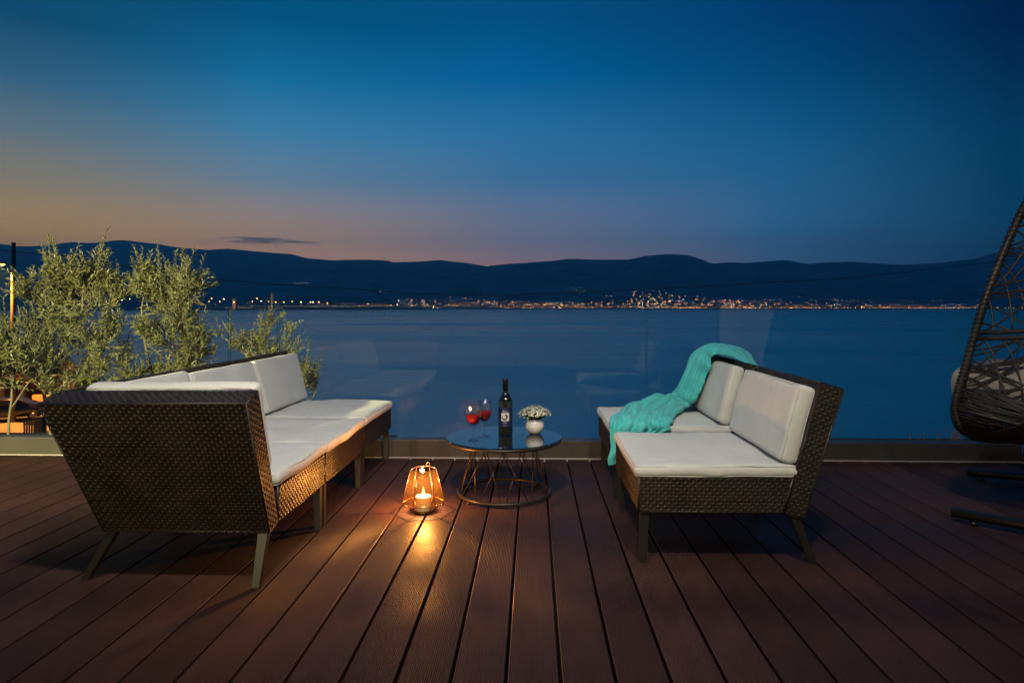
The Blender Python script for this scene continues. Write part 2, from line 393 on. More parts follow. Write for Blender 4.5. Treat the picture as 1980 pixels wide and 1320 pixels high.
m_ = MB(); m_.add([(3.0,-.22,0),(5.2,-.22,0),(5.2,-.22,2.25),(3.0,-.22,2.25)], [(0,1,2,3)]); m_.build('door_fill_glow', emat('door_fill_glow', (1,.82,.62), .4), hs_, False)  # glowing sheet added behind the door as soft warm fill

def assumed_wall_lamp(loc, label, power, color, size, spot=None, aim=None, blend=.5, glow=6):  # assumed fixture out of view; the light inside it does the lighting
    r_ = empty('assumed_wall_lamp', loc, 0, label, 'wall lamp', 'assumed lamps on the house wall')
    m_ = MB(); box(m_, (-.06, -.0, -.05), (.06, .03, .05)); box(m_, (-.02, .03, -.02), (.02, .14, .02)); m_.build('bracket', ALU_DARK, r_, False)
    m_ = MB(); lathe(m_, [(.02,.07),(.11,.06),(.13,-.04),(.12,-.04),(.1,.04),(.02,.05)], 24, (0,.22,0)); m_.build('lamp_shade', ALU_DARK, r_)
    m_ = MB(); lathe(m_, [(.001,-.05),(.05,-.045),(.06,-.01),(.04,.03),(.001,.04)], 20, (0,.22,0)); m_.build('bulb', emat('bulb_glow', color, glow), r_)
    ld = bpy.data.lights.new('assumed_lamp_light', 'SPOT' if spot else 'POINT'); ld.energy = power; ld.color = color; ld.shadow_soft_size = size
    if spot: ld.spot_size = spot; ld.spot_blend = blend
    lo = bpy.data.objects.new('assumed_lamp_light', ld); col.objects.link(lo); lo.parent = r_; lo.location = (0, .26, -.12)
    if aim: lo.rotation_euler = (Vector(aim)-Vector(loc)-Vector((0,.26,-.12))).to_track_quat('-Z', 'Y').to_euler()
    return r_
m_ = MB(); box(m_, (-6, .003, 3.02), (6, 3.45, 3.22)); box(m_, (-6, 3.45, 2.98), (6, 3.50, 3.26)); m_.build('eaves', WALLM, hs_, False)  # overhang out of view, added to carry the ceiling lamps
def assumed_eaves_lamp(x, y, label, power, aim):  # assumed downlight out of view, added to light the seating
    r_ = empty('assumed_ceiling_lamp', (x, y, 3.02), 0, label, 'assumed ceiling lamp', 'assumed lamps under the eaves')
    m_ = MB(); lathe(m_, [(.12,-.002),(.13,-.03),(.115,-.035),(.112,-.012)], 28); m_.build('lamp_ring', ALU_DARK, r_)
    m_ = MB(); lathe(m_, [(.001,-.028),(.06,-.027),(.111,-.02)], 28); m_.build('diffuser', emat('diffuser_glow', (1,.88,.76), 5), r_)
    ld = bpy.data.lights.new('assumed_lamp_light', 'SPOT'); ld.shadow_soft_size = .12; ld.spot_size = R(76); ld.spot_blend = 1.0; ld.energy = power; ld.color = (1.0,.93,.80)
    lo = bpy.data.objects.new('assumed_lamp_light', ld); col.objects.link(lo); lo.parent = r_; lo.location = (0, 0, -.045)
    lo.rotation_euler = (Vector(aim)-Vector((x, y, 3.0))).to_track_quat('-Z', 'Y').to_euler()
    ld = bpy.data.lights.new('lamp_fill', 'POINT'); ld.energy = 40; ld.color = (1,.92,.80); ld.shadow_soft_size = .11  # extra point light added to wash the wall and fill shadows
    lo = bpy.data.objects.new('lamp_fill', ld); col.objects.link(lo); lo.parent = r_; lo.location = (0, 0, -.16)
assumed_eaves_lamp(-.30, HW+2.95, 'assumed lit round ceiling lamp under the eaves, left one, above the frame', 410, (-1.15, 4.2, .3))  # added key light for the sofa cushions
assumed_eaves_lamp(.60, HW+2.95, 'assumed lit round ceiling lamp under the eaves, right one, above the frame', 215, (.85, 4.0, .3))  # added key light for the chairs on the right
assumed_wall_lamp((-3.7, HW+.003, 2.1), 'assumed warm lit lamp at the left end of the house wall, shining on the olives', 4300, (1.0,.88,.42), .05, R(36), (-2.45,4.9,.85), .5)  # assumed spotlight, added to brighten the olives
assumed_wall_lamp((-2.2, HW+.003, .40), 'assumed small dim lamp low on the house wall, near the floor', 170, (1.0,.84,.40), .05, R(70), (-1.3,2.3,.25), .8, glow=.05)  # assumed low fill on the sofa back; bulb kept dark against glass reflection

# ---- haze over the bay
hz = MB(); box(hz, (-9600, -3400, WL-1), (9600, 9700, 980))
mz = bpy.data.materials.new('haze'); mz.use_nodes = True
for n_ in list(mz.node_tree.nodes): mz.node_tree.nodes.remove(n_)
vo = mn(mz, 'ShaderNodeOutputMaterial'); pv = mn(mz, 'ShaderNodeVolumePrincipled')
pv.inputs['Color'].default_value = (.25,.78,1,1); pv.inputs['Density'].default_value = HZD; pv.inputs['Anisotropy'].default_value = .35
ln(mz, pv.outputs[0], vo.inputs['Volume'])
HAZE = True
if HAZE: tag(hz.build('haze', mz, smooth=False), 'thin evening haze over the bay', 'haze', kind='stuff')
# ================================================================== FAR SHORE: town, lights, quay
random.seed(11)
EM = {}
def em(c, s):
    k = (c, s)
    if k not in EM:
        EM[k] = emat('lamp_glow', c, s); EM[k].cycles.emission_sampling = 'NONE'
    return EM[k]
ORANGE, AMBER, WARM, COOL, RED = (1,.36,.08), (1,.55,.18), (1,.78,.5), (.75,.88,1), (1,.16,.08)
def octa(mb, c, r, mi=0):
    x, y, z = c
    mb.add([(x+r,y,z),(x,y+r,z),(x-r,y,z),(x,y-r,z),(x,y,z+r),(x,y,z-r)],
           [(0,1,4),(1,2,4),(2,3,4),(3,0,4),(1,0,5),(2,1,5),(3,2,5),(0,3,5)], mi)
town = MB(); houses = MB()
mats = [em(ORANGE, 13), em(AMBER, 12), em(WARM, 10), em(COOL, 8), em(RED, 8)]
def town_light(px, py, r=2.6, mi=None, d=None):
    # stand the lamp on the slope that the eye meets at this bearing
    if d is None:
        d = DS+60
        while d < 8100:
            if (hill_z(px, d)-1)/d*F >= 594-py-.4: break
            d += 25
    z = 1+(594-py)/F*d
    if mi is None: mi = random.choices((0,1,2,3,4), (46,30,14,7,3))[0]
    octa(town, wpos(px, d-14, max(z, WL+3)), r*.72*d/5000, mi)
    if random.random() < .3:
        x, y, zz = wpos(px+random.uniform(-4,4), d+6, z); s = random.uniform(5,11)
        box(houses, (x-s, y, zz-14), (x+s, y+8, zz+random.uniform(-1,5)))
def strip(n, x0, x1, f0, f1, r=(1.5,3), mis=None, w=None, pw=1.0):
    for _ in range(n):
        px = random.uniform(x0, x1); a = random.random()**pw
        y = interp(f0, px)*(1-a)+interp(f1, px)*a
        town_light(px, y, random.uniform(*r), random.choices(mis, w)[0] if mis else None)
SH = [(0,595.5),(3000,595.5)]
TOPT = [(760,588),(900,571),(1000,580),(1100,586),(1180,570),(1260,569),(1340,572),(1420,580),(1560,583),(1700,586),(1980,586)]
strip(150, 1160, 1460, SH, TOPT, (1.5,3.4), pw=1.2)
strip(400, 960, 1900, SH, [(1000,588),(1200,582),(1900,588)], (1.5,3.2), pw=1.4)
strip(60, 1230, 1420, SH, TOPT, (2,3.6))
strip(150, 860, 1180, [(900,592),(1180,595)], [(900,580),(1000,581),(1180,586)], (1.4,2.8))
strip(60, 780, 960, [(800,592),(960,592)], [(770,572),(860,575),(960,570)], (1.4,2.6))
strip(24, 780, 840, [(780,573),(840,576)], [(780,570),(840,574)], (1.6,2.8), (1,2,3), (2,3,2))
strip(26, 1100, 1300, [(1100,569),(1300,572)], [(1100,556),(1170,552),(1300,564)], (1,2.2), (2,3,1), (3,3,1))
strip(60, 1380, 1900, [(1380,584),(1900,586)], [(1380,578),(1900,579)], (1,2), (2,3,1,0), (3,2,2,1))
strip(60, 1960, 2300, SH, [(1960,588),(2300,586)], (1.5,3))
for k in range(84): town_light(1250+k*9.6+random.uniform(-3,3), 595.2+random.uniform(-.5,.5), random.uniform(2.2,3.4), random.choice((1,1,0,2)))
for px, py in ((662,557),(669,561),(675,560),(697,561),(703,562),(710,562),(735,564),(741,565),(747,566),(756,566),(570,547),(577,547),(582,547),(588,547),(594,547),(1130,563),(1545,574),(1560,566),(1834,573),(425,535),(1124,556),(1172,553),(1176,554)):
    town_light(px, py, 1.9, random.choice((2,3,2)))
town_light(939, 514.0, 2.5, 1, 7950); town_light(943, 514.4, 2, 2, 7950); town_light(1258, 578, 3.6, 1); town_light(1263, 577, 3.2, 2)
strip(90, 600, 960, [(600,594),(960,594)], [(600,588),(960,584)], (1,2.2), (0,1,2,3), (3,3,2,1))
for k in range(110): # faint ones low on the left
    px = random.uniform(200, 960); town_light(px, random.uniform(584, 592), random.uniform(.8,1.6))
tag(town.build('town_lights', mats, smooth=False), 'hundreds of orange and white town lights strung along the far shore of the bay', 'town lights', kind='stuff')
tag(houses.build('town_houses', vary(M('town_walls', rough=.9), (.16,.13,.10), (.35,.31,.26), .05), smooth=False), 'small distant houses of the lit town under the hills', 'town', kind='stuff')
# street lamps one can count on the headland road
LAMPS = [(206,583,0),(214,583,0),(228,582,0),(236,580,2),(251,578,2),(404,583,1),(409,577,0),(425,583,1),(452,584,1),(433,578,2),(488,583,0),(497,577,1),(505,582,2),(519,583,0),(533,584,0),(549,584,1),(565,583,0),(582,584,2),(600,584,1),(605,584,2),(617,584,1),(633,586,0),(695,592,0),(711,587,1),(756,590,1),(768,589,2),(771,581,3),(796,591,0),(838,594,2),(846,595,3)]
mlp = M('lamp_post_steel', (.05,.05,.05), .5)
post = MB(); tube(post, [(0,0,-9),(0,0,.3)], .25, 5); pme = post.mesh('post', mlp)
gl_ = [];
for mi in range(4):
    q = MB(); octa(q, (0,0,0), 1); gl_.append(q.mesh('lamp_head', mats[mi], False))
for px, py, mi in LAMPS:
    d = 3300 if px < 640 else 3700
    r_ = empty('shore_lamp', wpos(px, d, 1+(594-py)/F*d), 0, 'tiny lit lamp in the row along the low headland', 'street lamp', 'lamps along the headland road')
    o = bpy.data.objects.new('post', pme); col.objects.link(o); o.parent = r_
    o = bpy.data.objects.new('lamp_head', gl_[mi]); col.objects.link(o); o.parent = r_; s = random.uniform(2.0, 3.0); o.scale = (s,s,s)
# quay tower and sheds
tw = empty('harbour_tower', wpos(452.5, 3320, WL+6), 0, 'narrow orange-lit tower rising above the lights of the headland', 'tower')
m_ = MB(); box(m_, (-6,-6,0), (6,6,50)); m_.build('shaft', M('tower_render_glow', (.4,.25,.16), .8, emit=(1,.4,.15), estr=.28), tw, False)  # orange light on the shaft is put in as emission
m_ = MB(); box(m_, (-7,-7,50), (7,7,54)); m_.build('roof', M('tower_roof', (.2,.12,.1), .8), tw, False)
for k, (px, w_, h_) in enumerate(((442,18,7),(465,14,9),(478,20,6),(540,16,6))):
    o = MB(); box(o, (-w_,0,0), (w_,14,h_)); o = o.build('quay_shed', M('shed_wall_glow', (.45,.42,.33), .8, emit=(1,.75,.4), estr=.10), None, False, loc=wpos(px, 3290, WL+9))  # warm light on the shed walls is put in as faint emission
    tag(o, ('low pale shed at the foot of the harbour tower, its left side', 'low pale shed just right of the harbour tower', 'long low shed second right of the harbour tower', 'low shed farthest right on the headland quay')[k], 'shed', 'sheds on the headland quay')
# small boat with a lamp near the far shore, and the buoy
bu = empty('buoy', wpos(743, 1200, WL), 0, 'small dark buoy floating alone on the bay', 'buoy')
m_ = MB(); lathe(m_, [(.3,-.5),(1.5,-.2),(1.6,.4),(.9,1.0),(.45,2.4),(.2,3.2)], 12); m_.build('float', M('buoy_paint', (.02,.02,.02), .5), bu)
m_ = MB(); lathe(m_, [(.12,3.2),(.4,3.4),(.3,4.0),(.05,4.1)], 8); m_.build('topmark', M('buoy_top', (.05,.02,.02), .5), bu)

# ---- street below on the left: road, lamp, car, canopy, wall
G = -6.0
g = MB(); 
pl = [wpos(-500,14,G), wpos(175,30,G), wpos(165,46,G), wpos(150,58,G), wpos(-500,60,G)]
hexa(g, [(x,y,WL-.5) for x,y,z in pl], pl)
tag(g.build('road', vary(M('road_surface', rough=.8), (.20,.17,.13), (.30,.26,.20), .6, bump=.3), smooth=False), kind='structure')
sl = empty('street_lamp', wpos(25.5, 40, G), 0, 'tall pole at the left with a lit orange street lamp on a short arm', 'street lamp')
m_ = MB(); tube(m_, [(0,0,0),(.0,0,5),(.03,0,10.95)], [.15,.135,.11], 12)
pole = m_.build('pole', vary(M('pole_wood', rough=.85), (.10,.075,.05), (.15,.11,.08), 3, stretch=(1,1,.1)), sl)
m_ = MB(); tube(m_, catmull([(0,0,9.4),(-.25,-.02,9.55),(-.5,-.04,9.68)], 5), .03, 8); m_.build('arm', ALU_DARK, sl)
m_ = MB(); hexa(m_, [(-1.0,-.13,9.64),(-.45,-.13,9.66),(-.45,.07,9.66),(-1.0,.07,9.64)], [(-.92,-.08,9.78),(-.5,-.08,9.79),(-.5,.03,9.79),(-.92,.03,9.78)]); m_.build('lamp_housing', ALU_DARK, sl, False)
m_ = MB(); lathe(m_, [(.001,-.12),(.10,-.10),(.2,-.02),(.21,.0)], 16, (-.72,-.04,9.64)); mg = m_.build('lamp_glass', emat('sodium_glow', (1,.42,.09), 7), sl)
ld = bpy.data.lights.new('sodium_light', 'SPOT'); ld.spot_size = R(138); ld.spot_blend = .15; ld.energy = 17000; ld.color = (1,.38,.05); ld.shadow_soft_size = .15
lo = bpy.data.objects.new('sodium_light', ld); col.objects.link(lo); lo.parent = sl; lo.location = (-.72,-.04,9.3)
# cable strung from the pole across the bay side
pts = [(-40,478),(28,487),(140,497),(250,517),(409,539),(560,552),(648,556.5),(800,567),(950,570.5),(1100,566),(1280,558),(1450,548.5),(1640,537),(1800,520),(1940,504),(2100,484),(2400,440)]
m_ = MB(); tube(m_, catmull([wpos(px, 40, 1+(594-py)/F*40) for px, py in pts], 5), .022, 5)
tag(m_.build('power_cable', M('cable_rubber', (.01,.01,.012), .6)), 'thin dark overhead cable sagging across the whole view in front of the hills', 'cable')
# dark parked car beside the wall
car = empty('parked_car', wpos(18, 40.5, G), R(32), 'dark parked car on the orange-lit street below the terrace', 'car')
CARP = M('car_paint', (.012,.012,.016), .25, coat=.6)
sec = [(-2.15,.35,.62),(-2.1,.35,.80),(-1.55,.33,.92),(-1.0,.30,.98),(-.45,.28,1.40),(.55,.28,1.44),(1.25,.30,1.06),(2.0,.33,.92),(2.12,.36,.55)]
m_ = MB(); vs = []
for x_, zb, zt in sec:
    wd = .86 if zt < 1.2 else .70
    vs += [(x_,-.86,zb),(x_,-.88,.70),(x_,-wd,zt-.05),(x_,-wd+.14,zt),(x_,wd-.14,zt),(x_,wd,zt-.05),(x_,.88,.70),(x_,.86,zb)]
fs = [(i*8+k, i*8+(k+1)%8, (i+1)*8+(k+1)%8, (i+1)*8+k) for i in range(len(sec)-1) for k in range(8)] + [tuple(range(7,-1,-1)), tuple(range((len(sec)-1)*8, len(sec)*8))]
m_.add(vs, fs); m_.build('body', CARP, car)
WG = M('car_window', (.01,.01,.012), .05)
m_ = MB()
for s in (-1,1): m_.add([(-.85,s*.845,1.0),(1.1,s*.85,1.04),(.5,s*.74,1.36),(-.38,s*.74,1.33)], [(0,1,2,3)])
m_.build('side_windows', WG, car, False)
wm = MB(); tube(wm, [(0,-.1,0),(0,.1,0)], .31, 18); wme = wm.mesh('wheel', M('tyre', (.012,.012,.012), .8))
rm = MB(); tube(rm, [(0,-.105,0),(0,.105,0)], .19, 14); rme = rm.mesh('rim', M('wheel_rim', (.35,.35,.36), .3, metal=.8))
for x_ in (-1.35, 1.3):
    for s in (-1,1):
        o = bpy.data.objects.new('wheel', wme); col.objects.link(o); o.parent = car; o.location = (x_, s*.80, .31)
        q = bpy.data.objects.new('rim', rme); col.objects.link(q); q.parent = o
for s in (-1,1):
    m_ = MB(); lathe(m_, [(.001,-.01),(.10,0),(.001,.04)], 10); o = m_.build('headlight', M('headlight', (.6,.6,.55), .1), car, loc=(-2.12, s*.6, .68)); o.rotation_euler = (0, -R(90), 0)
# canopy over the yard, and the rendered garden wall lit by the street lamp
cn = empty('yard_canopy', wpos(30, 47, G), 0, 'dark tiled canopy with a post over the orange-lit yard, far left', 'canopy')
cs = MB(); hexa(cs, [(-5,-2.4,2.0),(2.3,-2.4,2.0),(2.9,2.6,2.2),(-5,2.6,2.2)], [(-5,-2.4,2.15),(2.3,-2.4,2.15),(2.4,2.6,2.9),(-5,2.6,2.9)]); cs.build('roof', vary(M('canopy_tiles', rough=.8), (.05,.03,.022), (.09,.05,.035), 4, bump=.5), cn, False)
for k, xx in enumerate((-4.2, .62, 2.1)):
    m_ = MB(); box(m_, (xx,-2.2,0), (xx+.22,-1.98,2.0)); m_.build('post', ALU_DARK, cn, False)
m_ = MB(); box(m_, (-5,2.2,0), (2.7,2.4,2.2)); m_.build('back_wall', vary(M('yard_wall_red', rough=.85), (.34,.08,.04), (.45,.12,.06), 1.5), cn, False)
wl = MB(); box(wl, (0,0,0), (2.3,.25,1.1)); tag(wl.build('garden_wall', vary(M('yard_render', rough=.85), (.42,.32,.18), (.55,.42,.24), 1.2, bump=.3), None, False, loc=wpos(62, 44, G)), 'orange-lit rendered garden wall below the terrace, behind the sofa corner', 'wall')
cb = MB(); box(cb, (0,0,0), (.42,.35,1.0)); box(cb, (-.02,-.02,1.0), (.44,.37,1.05)); tag(cb.build('electric_cabinet', M('cabinet_green', (.05,.08,.05), .5), None, False, loc=wpos(66, 35.5, G)), 'small dark green cabinet standing on the orange-lit street', 'cabinet')
bn = MB()
for k in range(9): box(bn, (k*.13,0,0), (k*.13+.09,.03,.8))
box(bn, (-.03,.04,.6), (1.2,.07,.68)); tag(bn.build('garden_fence', ALU_DARK, None, False, loc=wpos(45, 35.6, G), rot=(0,0,.1)), 'short dark paling fence beside the green cabinet on the street', 'fence')
# ================================================================== FURNITURE
def weave(mb, A, B, C, D, pu=.0142, pv=.0130, h=.0032):
    """plain weave over the quad A(0,0) B(1,0) C(1,1) D(0,1): flat strands along u over stakes along v; the outside is (B-A)x(D-A)"""
    A, B, C, D = map(Vector, (A, B, C, D))
    nrm = (B-A).cross(D-A).normalized()
    nu = max(3, round(((B-A).length+(C-D).length)/2/pu)); nv = max(2, round(((D-A).length+(C-B).length)/2/pv))
    def P(u, v, d): return (A*(1-u)+B*u)*(1-v) + (D*(1-u)+C*u)*v + nrm*d
    for j in range(nv):
        v0, v1, vm = (j+.10)/nv, (j+.90)/nv, (j+.5)/nv
        ns = 2*nu; base = len(mb.v)
        jit = (random.random()-.5)*.0016; jv = (random.random()-.5)*.14/nv; v0 += jv; v1 += jv; vm += jv; off_ = random.random()*50
        for i in range(ns+1):
            u = i/ns
            if i % 2: d = h*(1 if ((i//2)+j) % 2 == 0 else -1.2)
            else: d = 0
            d += jit+.002+.0009*noise.noise(Vector((i*.37, off_, 0)))
            mb.v += [tuple(P(u, v0, d-.0012)), tuple(P(u, vm, d+.0008)), tuple(P(u, v1, d-.0012))]
        for i in range(ns):
            a = base+3*i
            mb.f += [(a, a+3, a+4, a+1), (a+1, a+4, a+5, a+2)]; mb.mi += [0, 0]
    for i in range(nu):
        u = (i+.5)/nu; w_ = .30/nu
        mb.add([P(u-w_, 0, .0012), P(u, 0, .0026), P(u+w_, 0, .0012), P(u-w_, 1, .0012), P(u, 1, .0026), P(u+w_, 1, .0012)], [(0,1,4,3),(1,2,5,4)])
def rim(mb, pts, r=.0048, closed=True):
    tube(mb, pts, r, 6, closed=closed)

def rbox(mb, dims, r, nx, ny, nz, puff=0, wr=0, seed=0, taper=None):
    """rounded, slightly stuffed cushion block centred on the origin"""
    hx, hy, hz = (d/2 for d in dims); off = Vector((seed*7.3, seed*3.1, 0))
    idx = {}; vs = []
    def vert(i, j, k):
        if (i, j, k) in idx: return idx[(i, j, k)]
        def sp(a, n):
            t = 2*a/n-1; return math.copysign(abs(t)**.8, t)
        p = Vector((sp(i,nx)*hx, sp(j,ny)*hy, sp(k,nz)*hz))
        q = Vector((max(-(hx-r), min(hx-r, p.x)), max(-(hy-r), min(hy-r, p.y)), max(-(hz-r), min(hz-r, p.z))))
        d = p-q
        if d.length > 1e-9:
            # push the face points that lie in the rounding zone onto the arc
            p = q + d.normalized()*r if sum(abs(c) > 1e-9 for c in d) > 1 else p
        u, v = p.x/hx, p.y/hy
        s = 1 if p.z > 0 else -1
        bul = (1-u*u)**.6*(1-v*v)**.6 if abs(u) < 1 and abs(v) < 1 else 0
        p.z += s*puff*bul*min(1, abs(p.z)/hz)
        side = 1-abs(p.z)/(hz+puff)
        edge = max(abs(u), abs(v))
        p.x += math.copysign(.004, u)*side*(abs(u) > .9); p.y += math.copysign(.004, v)*side*(abs(v) > .9)
        if wr:
            n1 = noise.noise(Vector((p.x*5, p.y*5, p.z*3))+off); n2 = noise.noise(Vector((p.x*16, p.y*5, 4))+off)
            cre = max(0, edge-.55)
            n3 = noise.noise(Vector((p.x*38, p.y*38, p.z*20))+off)
            p += Vector((n2*.3, n1*.3, n1+n2*.6*cre*2))*wr + Vector((0,0,n3*wr*.55*cre))
        vs.append(tuple(p)); idx[(i, j, k)] = len(vs)-1; return len(vs)-1
    fs = []
    for i in range(nx):
        for j in range(ny):
            fs.append((vert(i,j,nz), vert(i+1,j,nz), vert(i+1,j+1,nz), vert(i,j+1,nz)))
            fs.append((vert(i,j,0), vert(i,j+1,0), vert(i+1,j+1,0), vert(i+1,j,0)))
    for i in range(nx):
        for k in range(nz):
            fs.append((vert(i,0,k), vert(i+1,0,k), vert(i+1,0,k+1), vert(i,0,k+1)))
            fs.append((vert(i,ny,k), vert(i,ny,k+1), vert(i+1,ny,k+1), vert(i+1,ny,k)))
    for j in range(ny):
        for k in range(nz):
            fs.append((vert(0,j,k), vert(0,j,k+1), vert(0,j+1,k+1), vert(0,j+1,k)))
            fs.append((vert(nx,j,k), vert(nx,j+1,k), vert(nx,j+1,k+1), vert(nx,j,k+1)))
    mb.add(vs, fs)
def cushion(name, parent, dims, mtx, seed, puff=.010, wr=.008):
    mb = MB(); r = min(.018, dims[2]*.36)
    rbox(mb, dims, r, 34, 34, 8, puff, wr, seed)
    o = mb.build(name, FABRIC, parent); o.matrix_local = mtx
    pp = MB(); hx, hy, hz = dims[0]/2, dims[1]/2, dims[2]/2; c = r*.32
    for s in (-1, 1):
        pts = []
        for (cx_, cy2, a0) in ((hx-r,hy-r,0),(-hx+r,hy-r,90),(-hx+r,-hy+r,180),(hx-r,-hy+r,270)):
            for k in range(4):
                a = R(a0+k*30); pts.append((cx_+(r-c*.55)*math.cos(a), cy2+(r-c*.55)*math.sin(a), s*(hz-c*.9)))
        P2 = []
        for a, b_ in zip(pts, pts[1:]+pts[:1]):
            n_ = max(1, int((Vector(b_)-Vector(a)).length/.03))
            for k in range(n_):
                p = Vector(a).lerp(Vector(b_), k/n_)
                off = Vector((seed*7.3, seed*3.1, 0)); n1 = noise.noise(Vector((p.x*5, p.y*5, p.z*3))+off)
                P2.append(p+Vector((0,0,n1*wr)))
        tube(pp, P2, .0027, 6, closed=True)
    pp.build('piping', PIPING, o)
    return o
def leg(parent, top, foot, name='leg'):
    m_ = MB(); a, b_ = .017, .013
    q = lambda c, s: [(c[0]-s,c[1]-s,c[2]),(c[0]+s,c[1]-s,c[2]),(c[0]+s,c[1]+s,c[2]),(c[0]-s,c[1]+s,c[2])]
    hexa(m_, q((foot[0],foot[1],.008), b_), q(top, a)); o = m_.build(name, LEGM, parent, False)
    m_ = MB(); hexa(m_, q((foot[0],foot[1],.0005), b_*.85), q((foot[0],foot[1],.008), b_*.85)); m_.build('glide', M('plastic_glide', (.02,.02,.02), .6), o, False)
    return o
W = .676
def back_slab(parent, p, y0, y1, yb0=None, yt0=None):
    """p: profile [(x,z) inner bottom, outer bottom, outer top, inner top]; y0..y1 wide (y0 may differ bottom/top)"""
    (ib, ob, ot, it) = p
    yb0 = y0 if yb0 is None else yb0; yt0 = y0 if yt0 is None else yt0
    V = lambda q, y: Vector((q[0], y, q[1]))
    IB0, OB0, OT0, IT0 = V(ib,yb0), V(ob,yb0), V(ot,yt0), V(it,yt0)
    IB1, OB1, OT1, IT1 = V(ib,y1), V(ob,y1), V(ot,y1), V(it,y1)
    return slab(parent, IB0, OB0, OT0, IT0, IB1, OB1, OT1, IT1)
def slab(parent, IB0, OB0, OT0, IT0, IB1, OB1, OT1, IT1):
    core = MB(); cen = (IB0+OB0+OT0+IT0+IB1+OB1+OT1+IT1)/8
    sh = lambda q: cen+(q-cen)*(1-.008/max(.01,(q-cen).length)) 
    lo = [sh(q) for q in (IB0,OB0,OB1,IB1)]; hi = [sh(q) for q in (IT0,OT0,OT1,IT1)]
    hexa(core, lo, hi); core_o = None
    w_ = MB()
    weave(w_, OB1, OB0, OT0, OT1) if (OB0-OB1).cross(OT1-OB1).dot(OB0-IB0) > 0 else weave(w_, OB0, OB1, OT1, OT0)   # outer face
    weave(w_, IB0, IB1, IT1, IT0) if (IB1-IB0).cross(IT0-IB0).dot(IB0-OB0) > 0 else weave(w_, IB1, IB0, IT0, IT1)
    weave(w_, IT0, IT1, OT1, OT0) if (IT1-IT0).cross(OT0-IT0).dot(IT0-IB0) > 0 else weave(w_, IT1, IT0, OT0, OT1)
    weave(w_, IB0, OB0, OT0, IT0) if (OB0-IB0).cross(IT0-IB0).dot(IB0-IB1) > 0 else weave(w_, OB0, IB0, IT0, OT0)
    weave(w_, IB1, OB1, OT1, IT1) if (OB1-IB1).cross(IT1-IB1).dot(IB1-IB0) > 0 else weave(w_, OB1, IB1, IT1, OT1)
    for loop in ((IB0,OB0,OT0,IT0),(IB1,OB1,OT1,IT1)): rim(w_, loop)
    for a, b_ in ((IB0,IB1),(OB0,OB1),(OT0,OT1),(IT0,IT1)): rim(w_, (a, b_), closed=False)
    n = len(w_.v); w_.add(core.v, core.f, 1)
    return w_.build('backrest', [WICKER, WICKER_SHADE], parent)
def seat_base(parent, x0, x1t, x1b, y0, y1, z0=.205, z1=.338):
    w_ = MB(); V = Vector
    a = [V((x0,y0,z0)),V((x1b,y0,z0)),V((x1b,y1,z0)),V((x0,y1,z0))]; c = [V((x0,y0,z1)),V((x1t,y0,z1)),V((x1t,y1,z1)),V((x0,y1,z1))]
    weave(w_, a[3], a[0], c[0], c[3]); weave(w_, a[0], a[1], c[1], c[0]); weave(w_, a[2], a[3], c[3], c[2])
    rim(w_, a); rim(w_, c)
    for p, q in zip(a, c): rim(w_, (p, q), .0055, closed=False)
    core = MB(); e = .005
    hexa(core, [(x0+e,y0+e,z0+.002),(x1b,y0+e,z0+.002),(x1b,y1-e,z0+.002),(x0+e,y1-e,z0+.002)], [(x0+e,y0+e,z1),(x1t,y0+e,z1),(x1t,y1-e,z1),(x0+e,y1-e,z1)])
    w_.add(core.v, core.f, 1)
    return w_.build('seat_frame', [WICKER, WICKER_SHADE], parent)
PROF = [(.560,.200), (.636,.187), (.785,.682), (.695,.708)]
def seat_mtx(x0, x1, yc, zc=.3625): return Matrix.Translation(((x0+x1)/2, yc, zc))
def back_mtx(xb, zb, ln_, th, yc, rz=0):
    """cushion leaning on the back: local x up the slope"""
    t = Vector((PROF[3][0]-PROF[0][0], 0, PROF[3][1]-PROF[0][1])).normalized(); nn = Vector((-t.z, 0, t.x))
    c = Vector((xb, yc, zb)) + t*(ln_/2) + nn*(th/2)
    return Matrix(((t.x, 0, nn.x, c.x), (0, 1, 0, c.y), (t.z, 0, nn.z, c.z), (0, 0, 0, 1)))
def inner_x(z): return PROF[0][0] + (z-PROF[0][1])*(PROF[3][0]-PROF[0][0])/(PROF[3][1]-PROF[0][1])
def module(name, loc, rz, label, cat, group, seed):
    r_ = empty(name, loc, rz, label, cat, group)
    seat_base(r_, 0, inner_x(.338)-.004, inner_x(.2)-.004, -W/2, W/2)
    back_slab(r_, PROF, -W/2, W/2)
    for s in (-1, 1):
        leg(r_, (.024, s*(W/2-.024), .21), (.024-.004, s*(W/2-.026), 0)); leg(r_, (.600, s*(W/2-.024), .200), (.675, s*(W/2-.028), 0))
    ix = inner_x(.385)
    cushion('seat_cushion', r_, (ix+.020, W+.004, .046), seat_mtx(-.012, ix+.006, 0), seed)
    cushion('back_cushion', r_, (.303, W-.018, .068), back_mtx(inner_x(.388), .388, .303, .072, 0), seed+.5, puff=.01)
    return r_
random.seed(3)
c1 = module('lounge_chair', (.412, 2.905, 0), 0, 'dark wicker lounge chair with bare cream cushions, nearest on the right', 'lounge chair', 'wicker chairs on the right of the table', 1)
c2 = module('lounge_chair', (.412, 3.752, 0), 0, 'dark wicker lounge chair with the teal throw draped over it', 'lounge chair', 'wicker chairs on the right of the table', 2)
s3 = module('sofa_section', (-.945, 3.958, 0), math.pi, 'armless wicker sofa section at the far end, beside the glass', 'sofa section', 'sections of the wicker corner sofa', 3)
s2 = module('sofa_section', (-.945, 3.276, 0), math.pi, 'armless middle section of the wicker sofa, between corner and far end', 'sofa section', 'sections of the wicker corner sofa', 4)
